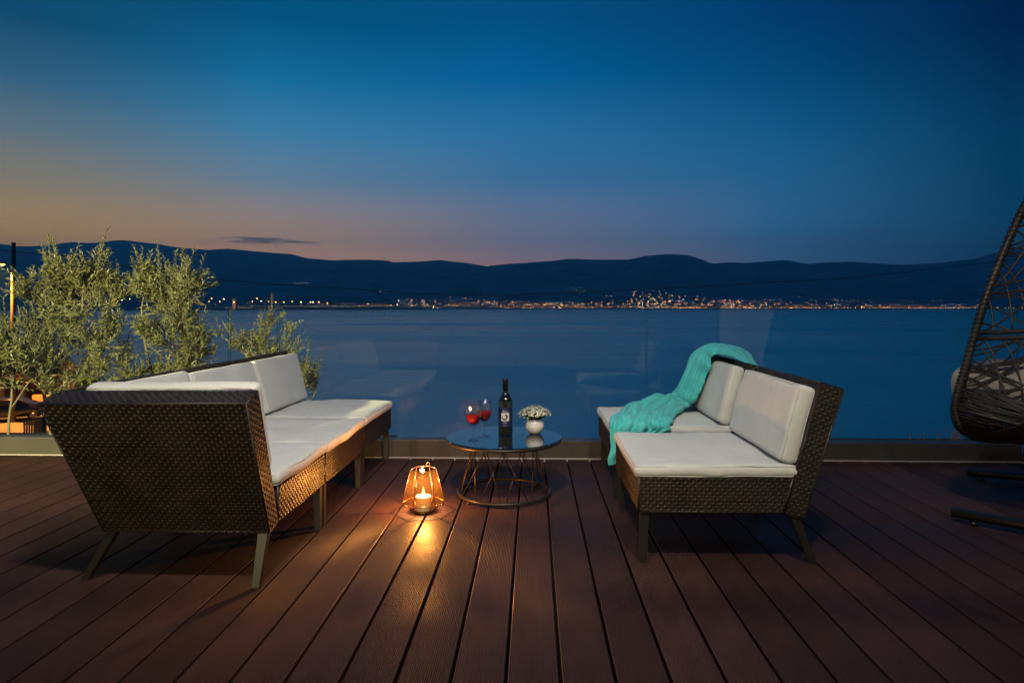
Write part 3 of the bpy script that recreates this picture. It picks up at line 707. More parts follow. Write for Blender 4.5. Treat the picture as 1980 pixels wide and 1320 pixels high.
# corner section: backs on the left and on the near side (world axes)
cs_ = empty('sofa_section', (-.945, 2.59, 0), 0, 'nearest wicker sofa section, a corner with its woven back to the camera', 'sofa section', 'sections of the wicker corner sofa')
V = Vector
yo, xo = 2.59, -.945
def Q(x, y, z): return V((x-xo, y-yo, z))
base = MB(); 
a = [Q(-.945,2.392,.205),Q(-.945,2.928,.205),Q(-1.505,2.928,.205),Q(-1.505,2.392,.205)]; c = [q+V((0,0,.133)) for q in a]
weave(base, a[0], a[1], c[1], c[0]); rim(base, a); rim(base, c)
for p, q in zip(a, c): rim(base, (p, q), .0055, closed=False)
core = MB(); hexa(core, [q+V((-.006 if i < 2 else 0, 0, .002)) for i, q in enumerate(a)], [q+V((-.006 if i < 2 else 0, 0, 0)) for i, q in enumerate(c)]); base.add(core.v, core.f, 1)
base.build('seat_frame', [WICKER, WICKER_SHADE], cs_)
# near back
slab(cs_, Q(-.945,2.388,.212), Q(-.945,2.312,.196), Q(-.950,2.135,.682), Q(-.950,2.222,.712),
          Q(-1.50,2.388,.212), Q(-1.548,2.312,.196), Q(-1.655,2.135,.676), Q(-1.640,2.222,.706))
# left back
slab(cs_, Q(-1.505,2.388,.212), Q(-1.575,2.345,.196), Q(-1.715,2.250,.680), Q(-1.650,2.235,.706),
          Q(-1.505,2.928,.212), Q(-1.581,2.928,.196), Q(-1.730,2.928,.682), Q(-1.640,2.928,.708))
leg(cs_, tuple(Q(-1.515,2.335,.205)), tuple(Q(-1.640,2.352,0))); leg(cs_, tuple(Q(-.968,2.332,.205)), tuple(Q(-.985,2.300,0)))
leg(cs_, tuple(Q(-.968,2.904,.21)), tuple(Q(-.965,2.906,0))); leg(cs_, tuple(Q(-1.545,2.904,.205)), tuple(Q(-1.62,2.900,0)))
cushion('seat_cushion', cs_, (.60, .555, .046), Matrix.Translation(Q(-1.238, 2.657, .3625)), 5)
tt = V((0, -.16, .49)).normalized(); nn = V((0, .49, .16)).normalized(); cen = Q(-1.262, 2.326, .396)+tt*.172+nn*.036
cushion('back_cushion', cs_, (.60, .332, .060), Matrix(((1,tt.x,nn.x,cen.x),(0,tt.y,nn.y,cen.y),(0,tt.z,nn.z,cen.z),(0,0,0,1))), 6, puff=.01)
mt = back_mtx(inner_x(.390), .390, .315, .07, 0); mt = Matrix.Rotation(math.pi, 4, 'Z') @ mt; mt = Matrix.Translation((0, .085, 0)) @ mt
cushion('back_cushion', cs_, (.315, .50, .066), mt, 7, puff=.01)
# ---- throw blanket over the second chair
TEAL = vary(M('throw_fabric', rough=.9, sheen=.2), (.06,.48,.47), (.08,.54,.53), 6)
STA = [((1.165,3.43,.694),(1.10,3.425,.712)), ((1.19,3.62,.712),(1.07,3.56,.725)), ((1.17,3.86,.733),(1.03,3.68,.732)), ((1.08,4.02,.742),(1.005,3.70,.722)),
       ((.995,4.055,.70),(.995,3.705,.675)), ((.945,4.06,.60),(.968,3.72,.58)), ((.90,4.06,.50),(.943,3.75,.50)), ((.84,4.05,.437),(.915,3.80,.432)),
       ((.75,3.98,.425),(.86,3.76,.410)), ((.64,3.88,.418),(.80,3.64,.405)), ((.52,3.73,.408),(.75,3.52,.402)), ((.445,3.56,.405),(.725,3.45,.402)),
       ((.402,3.44,.396),(.715,3.408,.388)), ((.396,3.395,.36),(.70,3.398,.345)), ((.392,3.388,.27),(.68,3.392,.29)), ((.39,3.385,.188),(.655,3.388,.235))]
Lc = catmull([s[0] for s in STA], 15); Rc = catmull([s[1] for s in STA], 15); NS = len(Lc); NTT = 110
for i in range(NS):
    q_ = Rc[i]-Lc[i]; Lc[i] = Lc[i]+q_*.07*noise.noise(V((i*.07,0,0))); Rc[i] = Rc[i]+q_*.13*noise.noise(V((i*.09,4,0)))
P0 = [[Lc[i].lerp(Rc[i], t/NTT) for t in range(NTT+1)] for i in range(NS)]
def ss(a, b, x): x = max(0, min(1, (x-a)/(b-a))); return x*x*(3-2*x)
bl = MB()
for i in range(NS):
    s = i/(NS-1)*15
    lowr = ss(7.0, 9.5, s); hang = ss(12.2, 13.5, s)
    for t in range(NTT+1):
        u = t/NTT
        du = P0[i][min(NTT,t+1)]-P0[i][max(0,t-1)]; ds_ = P0[min(NS-1,i+1)][t]-P0[max(0,i-1)][t]
        n_ = ds_.cross(du); n_ = n_.normalized() if n_.length > 1e-9 else V((0,0,1))
        if n_.dot(V((-.3,-.3,.6))) < 0: n_ = -n_
        wl = noise.noise(V((s*.28, 0, 1)))*.40+.16*noise.noise(V((s*.33, u*2.0, 0)))
        def fold(x, k): x = math.sin(2*math.pi*x); return abs(x)**k*2-1        # broad crests, narrow valleys
        f1 = fold(2.5*u+wl+.5*noise.noise(V((u*1.9, s*.22, 20))), .6)*(.75+.9*noise.noise(V((u*2.6, s*.3, 30))))
        f2 = fold(4.3*u-wl*1.3+.3+.12*noise.noise(V((s*.8,u*3,5))), .9)
        dg = fold(1.2*u+.19*s+.35*noise.noise(V((s*.5,u*1.5,2))), .7)
        cr = fold(.8*u-.33*s+.5*noise.noise(V((s*.4,u*2,8))), .6)
        bz = noise.noise(V((s*.55, u*1.8, 3)))
        up_ = .023*f1+.006*f2+.024
        lo_ = .022*f1+.005*f2+.007*dg+.006*cr+.020*bz+.026
        ha_ = .012*f1+.005*f2+.008
        h_ = up_*(1-lowr)+lo_*lowr; h_ = h_*(1-hang)+ha_*hang
        h_ += .030*math.exp(-((s-8.6)/.8)**2)*max(0, math.sin(math.pi*u))*(.8+.4*dg)      # the bunch where it meets the seat
        h_ *= (ss(0, 1.5, s)*.85+.15)*(.35+.65*max(0, math.sin(math.pi*u))**.35)
        h_ = max(h_, .0015) * (1 if 0 < t < NTT else .4)
        bl.v.append(tuple(P0[i][t]+n_*h_))
for i in range(NS-1):
    for t in range(NTT): a_ = i*(NTT+1)+t; bl.f.append((a_, a_+1, a_+NTT+2, a_+NTT+1)); bl.mi.append(0)
tb_ = bl.build('throw_blanket', TEAL); tag(tb_, 'crumpled turquoise throw draped from the chair back over its seat and down the corner', 'blanket')
sm_ = tb_.modifiers.new('thickness', 'SOLIDIFY'); sm_.thickness = .0018; sm_.offset = 1

# ---- coffee table
TX, TY = -.156, 3.487
TABM = M('bronze_metal', (.030,.022,.018), .38, metal=.3)
tb = empty('coffee_table', (TX, TY, 0), 0, 'round glass coffee table on a flared cage of dark metal rods', 'coffee table')
m_ = MB(); lathe(m_, [(.001,.304),(.301,.304),(.305,.306),(.305,.310),(.303,.312),(.001,.312)], 96)
TGL = glassmat('smoked_table_glass', (.50,.58,.62), 3.0, 0.0); m_.build('table_top', TGL, tb, False)
m_ = MB(); lathe(m_, [(.272,.3035),(.272,.292),(.296,.288),(.3035,.292),(.3045,.3035)], 96); m_.build('rim', TABM, tb)
m_ = MB(); tube(m_, [(.244*math.cos(2*math.pi*k/64), .244*math.sin(2*math.pi*k/64), .020) for k in range(64)], .0095, 10, True); m_.build('base_ring', TABM, tb)
m_ = MB(); tube(m_, [(.165*math.cos(2*math.pi*k/48), .165*math.sin(2*math.pi*k/48), .288) for k in range(48)], .006, 8, True); m_.build('top_ring', TABM, tb)
NW = 22
for k in range(NW):
    a = 2*math.pi*(k//2)/(NW/2)+.18; s = 1 if k % 2 else -1
    b1 = a + s*.05; b2 = a + s*.62
    m_ = MB(); tube(m_, [(.244*math.cos(b1), .244*math.sin(b1), .022), (.165*math.cos(b2), .165*math.sin(b2), .288)], .0026, 6); m_.build('rod', TABM, tb)
for k in range(4):
    a = math.pi/4+k*math.pi/2; m_ = MB(); lathe(m_, [(.009,0.0005),(.010,.008),(.006,.013)], 10, (.244*math.cos(a), .244*math.sin(a), 0)); m_.build('foot', M('rubber_foot', (.02,.02,.02), .7), tb)
m_ = MB(); lathe(m_, [(.010,.0),(.010,.003),(.004,.0045)], 12, (-.002,-.2985,.3125)); m_.build('glass_clip', M('chrome', (.7,.7,.7), .2, metal=1), tb)
TT = .3125
# ---- wine glasses
CRY = glassmat('crystal', (.93,.95,.96), 1.55, 0.0, 1.6)
WINE = M('red_wine', (.50,.012,.012), 0.03, trans=.25, ior=1.34)
def wine_glass(x, y, label):
    g_ = empty('wine_glass', (x, y, TT), 0, label, 'wine glass', 'two glasses of red wine on the coffee table')
    outer = [(.001,.0005),(.030,.0005),(.0315,.0018),(.029,.003),(.012,.006),(.0045,.011),(.0036,.018),(.006,.026),(.0036,.034),(.0034,.050),(.0060,.056),(.0036,.062),(.005,.070),
             (.014,.077),(.024,.088),(.032,.104),(.0365,.124),(.0375,.142),(.0360,.162),(.0335,.180),(.0325,.188)]
    inner = [(.0315,.188),(.0326,.180),(.0350,.162),(.0364,.142),(.0354,.124),(.0308,.104),(.0228,.090),(.012,.081),(.001,.078)]
    m_ = MB(); wide = lambda p: [(r_*(1.13 if z > .07 else 1), z) for r_, z in p]; lathe(m_, wide(outer+inner), 40); m_.build('glass_body', CRY, g_)
    m_ = MB(); lathe(m_, wide([(.001,.0788),(.0118,.0818),(.0222,.0906),(.0302,.1044),(.0347,.124),(.0357,.1335),(.001,.1335)]), 40); m_.build('wine', WINE, g_)
wine_glass(-.310, 3.385, 'half-full glass of red wine, the nearer of the pair on the table')
wine_glass(-.262, 3.495, 'half-full glass of red wine, the farther one, partly hidden by the nearer')
# ---- bottle
bo = empty('wine_bottle', (-.150, 3.527, TT), 0, 'dark red-wine bottle with a navy label and black capsule', 'wine bottle')
BG = M('bottle_glass', (.006,.008,.007), .04, spec=.8, coat=.5)
m_ = MB(); lathe(m_, [(.001,.0005),(.034,.0005),(.038,.003),(.0385,.008),(.0385,.176),(.0375,.187),(.033,.199),(.025,.211),(.0185,.221),(.0152,.231),(.0145,.242),(.0143,.25)], 48); m_.build('body', BG, bo)
m_ = MB(); lathe(m_, [(.0147,.238),(.0147,.290),(.0158,.291),(.0158,.300),(.0145,.303),(.001,.303)], 32); m_.build('capsule', M('capsule_foil', (.010,.008,.010), .35), bo)
def wrap(r, x, z, d=0): a = -math.pi/2 + x/r; return ((r+d)*math.cos(a), (r+d)*math.sin(a), z)
m_ = MB(); n_ = 28; hw = .052
for i in range(n_):
    xa, xb = -hw+2*hw*i/n_, -hw+2*hw*(i+1)/n_
    m_.add([wrap(.0385,xa,.050,.0004),wrap(.0385,xb,.050,.0004),wrap(.0385,xb,.152,.0004),wrap(.0385,xa,.152,.0004)], [(0,1,2,3)])
lb = m_.build('label', M('navy_label', (.012,.012,.058), .45), bo)
WHT = M('label_white', (.62,.60,.56), .6); BLK = M('label_black', (.01,.008,.008), .6)
def patch(nm, x0, x1, z0, z1, d, mat):
    m_ = MB()
    for i in range(8):
        xa, xb = x0+(x1-x0)*i/8, x0+(x1-x0)*(i+1)/8
        m_.add([wrap(.0385,xa,z0,d),wrap(.0385,xb,z0,d),wrap(.0385,xb,z1,d),wrap(.0385,xa,z1,d)], [(0,1,2,3)])
    return m_.build(nm, mat, lb)
patch('label_picture', -.0215, .0215, .081, .124, .0008, WHT)
def blob(nm, pts, d, mat):
    m_ = MB(); m_.add([wrap(.0385, x, z, d) for x, z in pts], [tuple(range(len(pts)))]); return m_.build(nm, mat, lb, False)
# dark curled silhouette
sw = MB()
cpts = [(-.016,.104),(-.013,.094),(-.006,.0885),(.003,.0895),(.009,.097),(.0095,.106),(.005,.1125),(-.002,.1145)]
wdt = [.0012,.0030,.0042,.0042,.0048,.0052,.0044,.0018]
for (p, a_), (q, b_) in zip(zip(cpts, wdt), zip(cpts[1:], wdt[1:])):
    dx, dz = q[0]-p[0], q[1]-p[1]; l_ = math.hypot(dx, dz); nx, nz_ = -dz/l_, dx/l_
    sw.add([wrap(.0385,p[0]+nx*a_,p[1]+nz_*a_,.0012),wrap(.0385,q[0]+nx*b_,q[1]+nz_*b_,.0012),wrap(.0385,q[0]-nx*b_,q[1]-nz_*b_,.0012),wrap(.0385,p[0]-nx*a_,p[1]-nz_*a_,.0012)], [(0,1,2,3)])
sw.build('label_emblem', BLK, lb, False)
def text(body, size, z, nm):
    cu = bpy.data.curves.new(nm, 'FONT'); cu.body = body; cu.size = size; cu.align_x = 'CENTER'; cu.resolution_u = 2
    o = bpy.data.objects.new(nm, cu); col.objects.link(o)
    me = bpy.data.meshes.new_from_object(o.evaluated_get(bpy.context.evaluated_depsgraph_get()))
    col.objects.unlink(o); bpy.data.objects.remove(o)
    for v in me.vertices: v.co = wrap(.0385, v.co.x, z+v.co.y, .0009)
    me.materials.append(M('label_ink', (.60,.55,.68), .6)); q = bpy.data.objects.new(nm, me); col.objects.link(q); q.parent = lb
text('Plavac', .0125, .129, 'label_text'); text('MALI', .0085, .0695, 'label_text'); text('vino', .005, .056, 'label_text')
# ---- flower pot
pt = empty('flower_pot', (.008, 3.572, TT), 0, 'round white ceramic pot of tiny white flowers on the table', 'flower pot')
m_ = MB(); lathe(m_, [(.001,.0005),(.026,.0005),(.030,.003),(.040,.012),(.0495,.030),(.0515,.044),(.0475,.062),(.039,.076),(.036,.079),(.034,.077),(.037,.070),(.001,.068)], 48)
m_.build('pot', M('white_ceramic', (.72,.68,.66), .22, coat=.3), pt)
random.seed(8)
gs = MB(); fl = MB()
for k in range(430):
    a = random.random()*2*math.pi; rr_ = math.sqrt(random.random())
    if k % 60 == 0: rr_ = 1.12
    th = rr_*1.12; l_ = .075*random.uniform(.82,1.08)*(1+.14*rr_)
    root = V((.025*rr_*math.cos(a), .025*rr_*math.sin(a), .070)); tip = V((1.16*l_*math.sin(th)*math.cos(a), 1.16*l_*math.sin(th)*math.sin(a), .078+.072*math.cos(th)*random.uniform(.85,1.05)))
    mid = root.lerp(tip, .55)+V((0,0,.010)); tube(gs, [root, mid, tip], .0007, 3, cap=False)
    for q in range(3):
        p = root.lerp(tip, random.uniform(.3,.85)); b2 = random.random()*6.28; dv = V((math.cos(b2), math.sin(b2), .4))*random.uniform(.007,.013); sd = V((-math.sin(b2), math.cos(b2), 0))*.0022
        gs.add([p, p+dv*.5+sd, p+dv, p+dv*.5-sd], [(0,1,2,3)])
    n_ = V((math.sin(th)*math.cos(a), math.sin(th)*math.sin(a), math.cos(th)+.3)).normalized(); e1 = n_.orthogonal().normalized(); e2 = n_.cross(e1)
    for w_ in range(random.choice((1,1,2,2))):
        o_ = tip+V((random.uniform(-1,1),random.uniform(-1,1),random.uniform(-.6,.8)))*.005; s_ = random.uniform(.0028,.0048); ph = random.random()*6
        for q in range(5):
            b2 = ph+q*1.2566; d_ = (e1*math.cos(b2)+e2*math.sin(b2)); t_ = n_.cross(d_)
            fl.add([o_, o_+d_*s_*.6+t_*s_*.42+n_*.0008, o_+d_*s_*1.15+n_*.0012, o_+d_*s_*.6-t_*s_*.42+n_*.0008], [(0,1,2,3)])
tag(gs.build('stems', M('flower_green', (.07,.13,.04), .6), pt, False), kind='stuff'); tag(fl.build('blossoms', M('petals', (.74,.72,.60), .7), pt, False), kind='stuff')

# ---- lantern with candle
LX, LY = -.540, 3.200
lt = empty('lantern', (LX, LY, 0), 0, 'geometric copper-framed glass lantern with amber panes, standing on the deck', 'lantern')
COP = M('copper_frame', (.42,.20,.11), .3, metal=.8)
rings = [(.054,.005,12),(.105,.045,12),(.062,.207,12)]
RV = [[(r_*math.cos(R(off+60*k)), r_*math.sin(R(off+60*k)), z) for k in range(6)] for r_, z, off in rings]
for ring in RV:
    for k in range(6): m_ = MB(); tube(m_, [ring[k], ring[(k+1)%6]], .0022, 6); m_.build('frame_bar', COP, lt)
for a_, b_ in zip(RV, RV[1:]):
    for k in range(6): m_ = MB(); tube(m_, [a_[k], b_[k]], .0022, 6); m_.build('frame_bar', COP, lt)
AMB = glassmat('amber_glass', (1.0,.70,.36), 1.5)
add_glow = mn(AMB, 'ShaderNodeBsdfTranslucent'); add_glow.inputs[0].default_value = (1,.5,.16,1); mg_ = mn(AMB, 'ShaderNodeMixShader'); mg_.inputs[0].default_value = .010
ln(AMB, AMB.node_tree.nodes['Mix Shader'].outputs[0], mg_.inputs[1]); ln(AMB, add_glow.outputs[0], mg_.inputs[2]); ln(AMB, mg_.outputs[0], AMB.node_tree.nodes['Material Output'].inputs[0])
CLR = glassmat('pale_glass', (1,.88,.76), 1.5)
for i, (a_, b_) in enumerate(zip(RV, RV[1:])):
    for k in range(6):
        m_ = MB(); m_.add([a_[k], a_[(k+1)%6], b_[(k+1)%6], b_[k]], [(0,1,2,3)]); m_.build('glass_pane', AMB if i else CLR, lt, False)
m_ = MB(); m_.add([(x,y,.0055) for x,y,z in RV[0]], [(0,1,2,3,4,5)]); m_.build('base_plate', COP, lt, False)
m_ = MB(); tube(m_, [(.062*math.cos(R(72)), .062*math.sin(R(72)), .207+.010+.010*math.sin(2*math.pi*k/12)) if 0 else (.050*math.cos(R(72))+.009*math.cos(2*math.pi*k/12), .050*math.sin(R(72)), .218+.009*math.sin(2*math.pi*k/12)) for k in range(12)], .0015, 5, True); m_.build('hanging_loop', COP, lt)
ca = empty('candle', (LX, LY, .0065), 0, 'lit white pillar candle burning inside the lantern', 'candle')
wax = M('candle_wax', (.78,.70,.60), .5); bw = wax.node_tree.nodes['Principled BSDF']; bw.inputs['Subsurface Weight'].default_value = .35; bw.inputs['Subsurface Radius'].default_value = (.02,.009,.004)
m_ = MB(); lathe(m_, [(.001,0),(.037,0),(.038,.002),(.038,.063),(.0365,.068),(.033,.068),(.028,.0635),(.001,.062)], 32); m_.build('wax_body', wax, ca)
m_ = MB(); tube(m_, [(0,0,.061),(.0005,0,.069),(.0015,0,.073)], .0009, 6); m_.build('wick', M('wick', (.01,.01,.01), .9), ca)
m_ = MB(); lathe(m_, [(.001,.070),(.0042,.074),(.0058,.081),(.0052,.090),(.0030,.100),(.0012,.108),(.0002,.113)], 16); m_.build('flame', emat('flame_glow', (1,.58,.18), 13), ca)
ld = bpy.data.lights.new('candle_light', 'POINT'); ld.energy = 16; ld.color = (1,.52,.19); ld.shadow_soft_size = .012
lo = bpy.data.objects.new('candle_light', ld); col.objects.link(lo); lo.parent = ca; lo.location = (0,0,.128)

# ---- hanging egg chair and its stand
def hung():
    PODM = vary(M('pod_wicker', rough=.45), (.022,.018,.015), (.040,.033,.028), 12)
    hc = empty('hanging_chair', (2.50, 3.20, 0), 0, 'dark woven teardrop hanging chair at the right edge, open towards the sea', 'hanging chair')
    d = V((-.45, .89, 0)).normalized(); h = V((.89, .45, 0)).normalized()
    # rim outline (half width along h, height)
    half = [(0,.335),(.14,.345),(.30,.375),(.42,.425),(.485,.50),(.495,.58),(.470,.70),(.438,.87),(.400,1.04),(.338,1.22),(.258,1.40),(.17,1.55),(.085,1.66),(0,1.70)]
    cv = catmull([(a, 0, b) for a, b in half], 4)
    rimp = [(p.x, p.z) for p in cv] + [(-p.x, p.z) for p in reversed(cv[1:-1])]
    C0 = V((.0, 0, .80)); NR = len(rimp)
    lean = .16
    def rp(a, z): return h*a + d*(.20-(z-.4)*lean) + V((0,0,z))
    depth = .60
    def shell(p, q):
        """unit-disc coordinates -> shell point; the disc's edge is the rim"""
        rho = min(1, math.hypot(p, q)); th = math.atan2(q, p)
        s_ = ((math.pi/2+th) % (2*math.pi))/(2*math.pi)*NR; i0 = int(s_) % NR; i1 = (i0+1) % NR; f_ = s_-int(s_)
        a = rimp[i0][0]*(1-f_)+rimp[i1][0]*f_; z = rimp[i0][1]*(1-f_)+rimp[i1][1]*f_
        Cc = rp(0, .80); P0 = rp(a, z); w_ = Cc.lerp(P0, math.sin(rho*math.pi/2)**.85)
        return w_ - d*depth*math.cos(rho*math.pi/2)**.8*(1-.45*max(0, w_.z-.8))
    rm_ = MB(); P = [rp(a, z) for a, z in rimp]
    tube(rm_, P, .017, 8, True)
    # wicker wrap on the rim: a fine spiral
    sp_ = []; n_ = NR*14
    for i in range(n_):
        f_ = i/n_*NR; i0 = int(f_) % NR; p = P[i0].lerp(P[(i0+1) % NR], f_-int(f_)); t_ = (P[(i0+1) % NR]-P[i0]).normalized(); e1 = d; e2 = t_.cross(e1).normalized(); a = i*.9
        sp_.append(p+(e1*math.cos(a)+e2*math.sin(a))*.019)
    tube(rm_, sp_, .0035, 4, True); rm_.build('rim', PODM, hc)
    ribs = MB()
    for a in (-.60, 0, .60):
        l_ = math.sqrt(1-a*a)*.995
        tube(ribs, [shell(a, l_*(-1+2*k/26)) for k in range(27)], .011, 7)
    for b in (.10, .135): tube(ribs, [shell(.99*(-1+2*k/26), b) for k in range(27)], .011, 7)
    tube(ribs, [shell(.86*(-1+2*k/26), -.5) for k in range(27)], .011, 7)
    ribs.build('ribs', PODM, hc)
    st = MB(); random.seed(21)
    def chord(A, o_, r, ymin=-2, ymax=2):
        dx, dy = math.cos(A), math.sin(A); nx, ny = -dy, dx; l_ = math.sqrt(max(.01, 1-o_*o_)); pp = []
        for i in range(29):
            t_ = l_*(-1+2*i/28); x_, y_ = nx*o_+dx*t_, ny*o_+dy*t_
            if ymin <= y_ <= ymax: pp.append(shell(x_, y_)+V((random.uniform(-1,1),random.uniform(-1,1),random.uniform(-1,1)))*.0015)
            elif len(pp) > 2: break
        if len(pp) > 2: tube(st, pp, r, 5)
    for ang in (28, 62, 118, 152):
        k = -.95
        while k < .96:
            chord(R(ang+random.uniform(-7,7)), k, .0042, -1, .12); k += random.uniform(.035,.085)
    for ang in (40, 95, 140, 175):
        k = -.95
        while k < .96:
            chord(R(ang+random.uniform(-9,9)), k, .0046, .12, 1); k += random.uniform(.06,.12)
    for k in range(110): chord(R(random.uniform(-30,30)), random.uniform(-.98,-.36), .006, -1, -.25)
    tag(st.build('strands', PODM, hc), kind='stuff')
    # cushion: puffed, spilling a little over the rim
    cu = MB(); rbox(cu, (.80, .92, .17), .06, 40, 44, 10, .05, .022, 4)
    PC = vary(M('pod_cushion_fabric', rough=.9, sheen=.2), (.27,.235,.19), (.34,.295,.24), 4, bump=.3, bscale=500)
    o = cu.build('seat_cushion', PC, hc)
    cx = V((0,0,.63))-d*.165; xd = (d+V((0,0,.0))).normalized(); up = V((0,0,1)); yd = up.cross(xd)
    o.matrix_local = Matrix(((xd.x,yd.x,up.x,cx.x),(xd.y,yd.y,up.y,cx.y),(xd.z,yd.z,up.z,cx.z),(0,0,0,1)))
    cu = MB(); rbox(cu, (.78, .80, .14), .05, 24, 24, 8, .05, .014, 9)
    o = cu.build('back_cushion', PC, hc); xd = (V((0,0,1))-d*.35).normalized(); up = (d+V((0,0,.35))).normalized(); yd = up.cross(xd); cx = V((0,0,.98))-d*.62
    o.matrix_local = Matrix(((xd.x,yd.x,up.x,cx.x),(xd.y,yd.y,up.y,cx.y),(xd.z,yd.z,up.z,cx.z),(0,0,0,1)))
    m_ = MB(); tp = rp(0, 1.70)
    for k in range(14):
        z = tp.z+.02+k*.032; e = V((.011,0,0)) if k % 2 else V((0,.011,0))
        tube(m_, [tp+V((0,0,.02+k*.032))+e*math.cos(q*math.pi/4)+V((0,0,.022*math.sin(q*math.pi/4))) for q in range(8)], .003, 5, True)
    m_.build('chain', ALU_DARK, hc)
    sd_ = empty('hanging_chair_stand', (2.64, 3.10, 0), 0, 'black tubular stand of the hanging chair, its two floor bars showing', 'stand')
    BLK_ = M('black_powder_coat', (.010,.012,.010), .38)
    top = tp + V((0,0,.48)) + V((2.50-2.64, .10, 0))
    P1, P2 = V((1.955-2.64, 3.125-3.10, .045)), V((2.52-2.64, 3.885-3.10, .045))
    D1, D2 = V((.74,-.67,0)), V((.93,-.37,0))
    E1, E2 = P1+D1*1.45, P2+D2*1.05
    for p, e in ((P1, E1), (P2, E2)):
        m_ = MB(); tube(m_, [p, p.lerp(e, .5), e], .024, 12); o = m_.build('floor_bar', BLK_, sd_)
        for q in (.06, .92):
            c_ = p.lerp(e, q); m_ = MB(); lathe(m_, [(.016,.0005),(.018,.012),(.010,.024)], 10, (c_.x,c_.y,0)); m_.build('foot_pad', BLK_, o)
    jm = E1.lerp(E2, .5); m_ = MB(); tube(m_, [E1, jm, E2], .024, 12); m_.build('cross_bar', BLK_, sd_)
    m_ = MB(); tube(m_, catmull([jm, jm+V((.02,.0,.8)), jm+V((0,.02,1.6)), (jm+V((0,0,2.15))).lerp(top, .35)+V((0,0,.16)), top+V((0,0,.10)), top], 8), .026, 12); m_.build('post', BLK_, sd_)
hung()

# ---- olive trees beyond the glass
pb = MB(); box(pb, (-4.6, 4.50, -.205), (-1.15, 5.5, -.08))
tag(pb.build('planting_bed', vary(M('soil', rough=.95), (.05,.035,.022), (.09,.065,.04), 12, bump=.8, bdist=.02), None, False), kind='structure')
LEAF = bpy.data.materials.new('olive_leaf'); LEAF.use_nodes = True
nb = LEAF.node_tree.nodes['Principled BSDF']; nb.inputs['Roughness'].default_value = .42
ge = mn(LEAF, 'ShaderNodeNewGeometry'); tcn = mn(LEAF, 'ShaderNodeTexCoord'); nz = mn(LEAF, 'ShaderNodeTexNoise', _Scale=55.0, _Detail=2.0); ln(LEAF, tcn.outputs['Object'], nz.inputs[0])
cr = mn(LEAF, 'ShaderNodeValToRGB'); cr.color_ramp.elements[0].position = .35; cr.color_ramp.elements[1].position = .65
cr.color_ramp.elements[0].color = (.070,.082,.022,1); cr.color_ramp.elements[1].color = (.24,.24,.085,1); ln(LEAF, nz.outputs[0], cr.inputs[0])
mx = mn(LEAF, 'ShaderNodeMix', data_type='RGBA'); ln(LEAF, ge.outputs['Backfacing'], mx.inputs[0]); ln(LEAF, cr.outputs[0], mx.inputs[6]); mx.inputs[7].default_value = (.22,.235,.14,1)
ln(LEAF, mx.outputs[2], nb.inputs['Base Color'])
tr_ = mn(LEAF, 'ShaderNodeBsdfTranslucent'); tr_.inputs[0].default_value = (.12,.14,.04,1); ms = mn(LEAF, 'ShaderNodeMixShader'); ms.inputs[0].default_value = .18
ln(LEAF, nb.outputs[0], ms.inputs[1]); ln(LEAF, tr_.outputs[0], ms.inputs[2]); ln(LEAF, ms.outputs[0], LEAF.node_tree.nodes['Material Output'].inputs[0])
BARK = vary(M('olive_bark', rough=.85), (.15,.13,.08), (.24,.21,.13), 20, bump=.5)
def cp(px, py, dep):           # point at a bearing, height and depth in front of the terrace
    x, y, _ = wpos(px, dep, 0); return V((x, y, 1+(594-py)/F*dep))
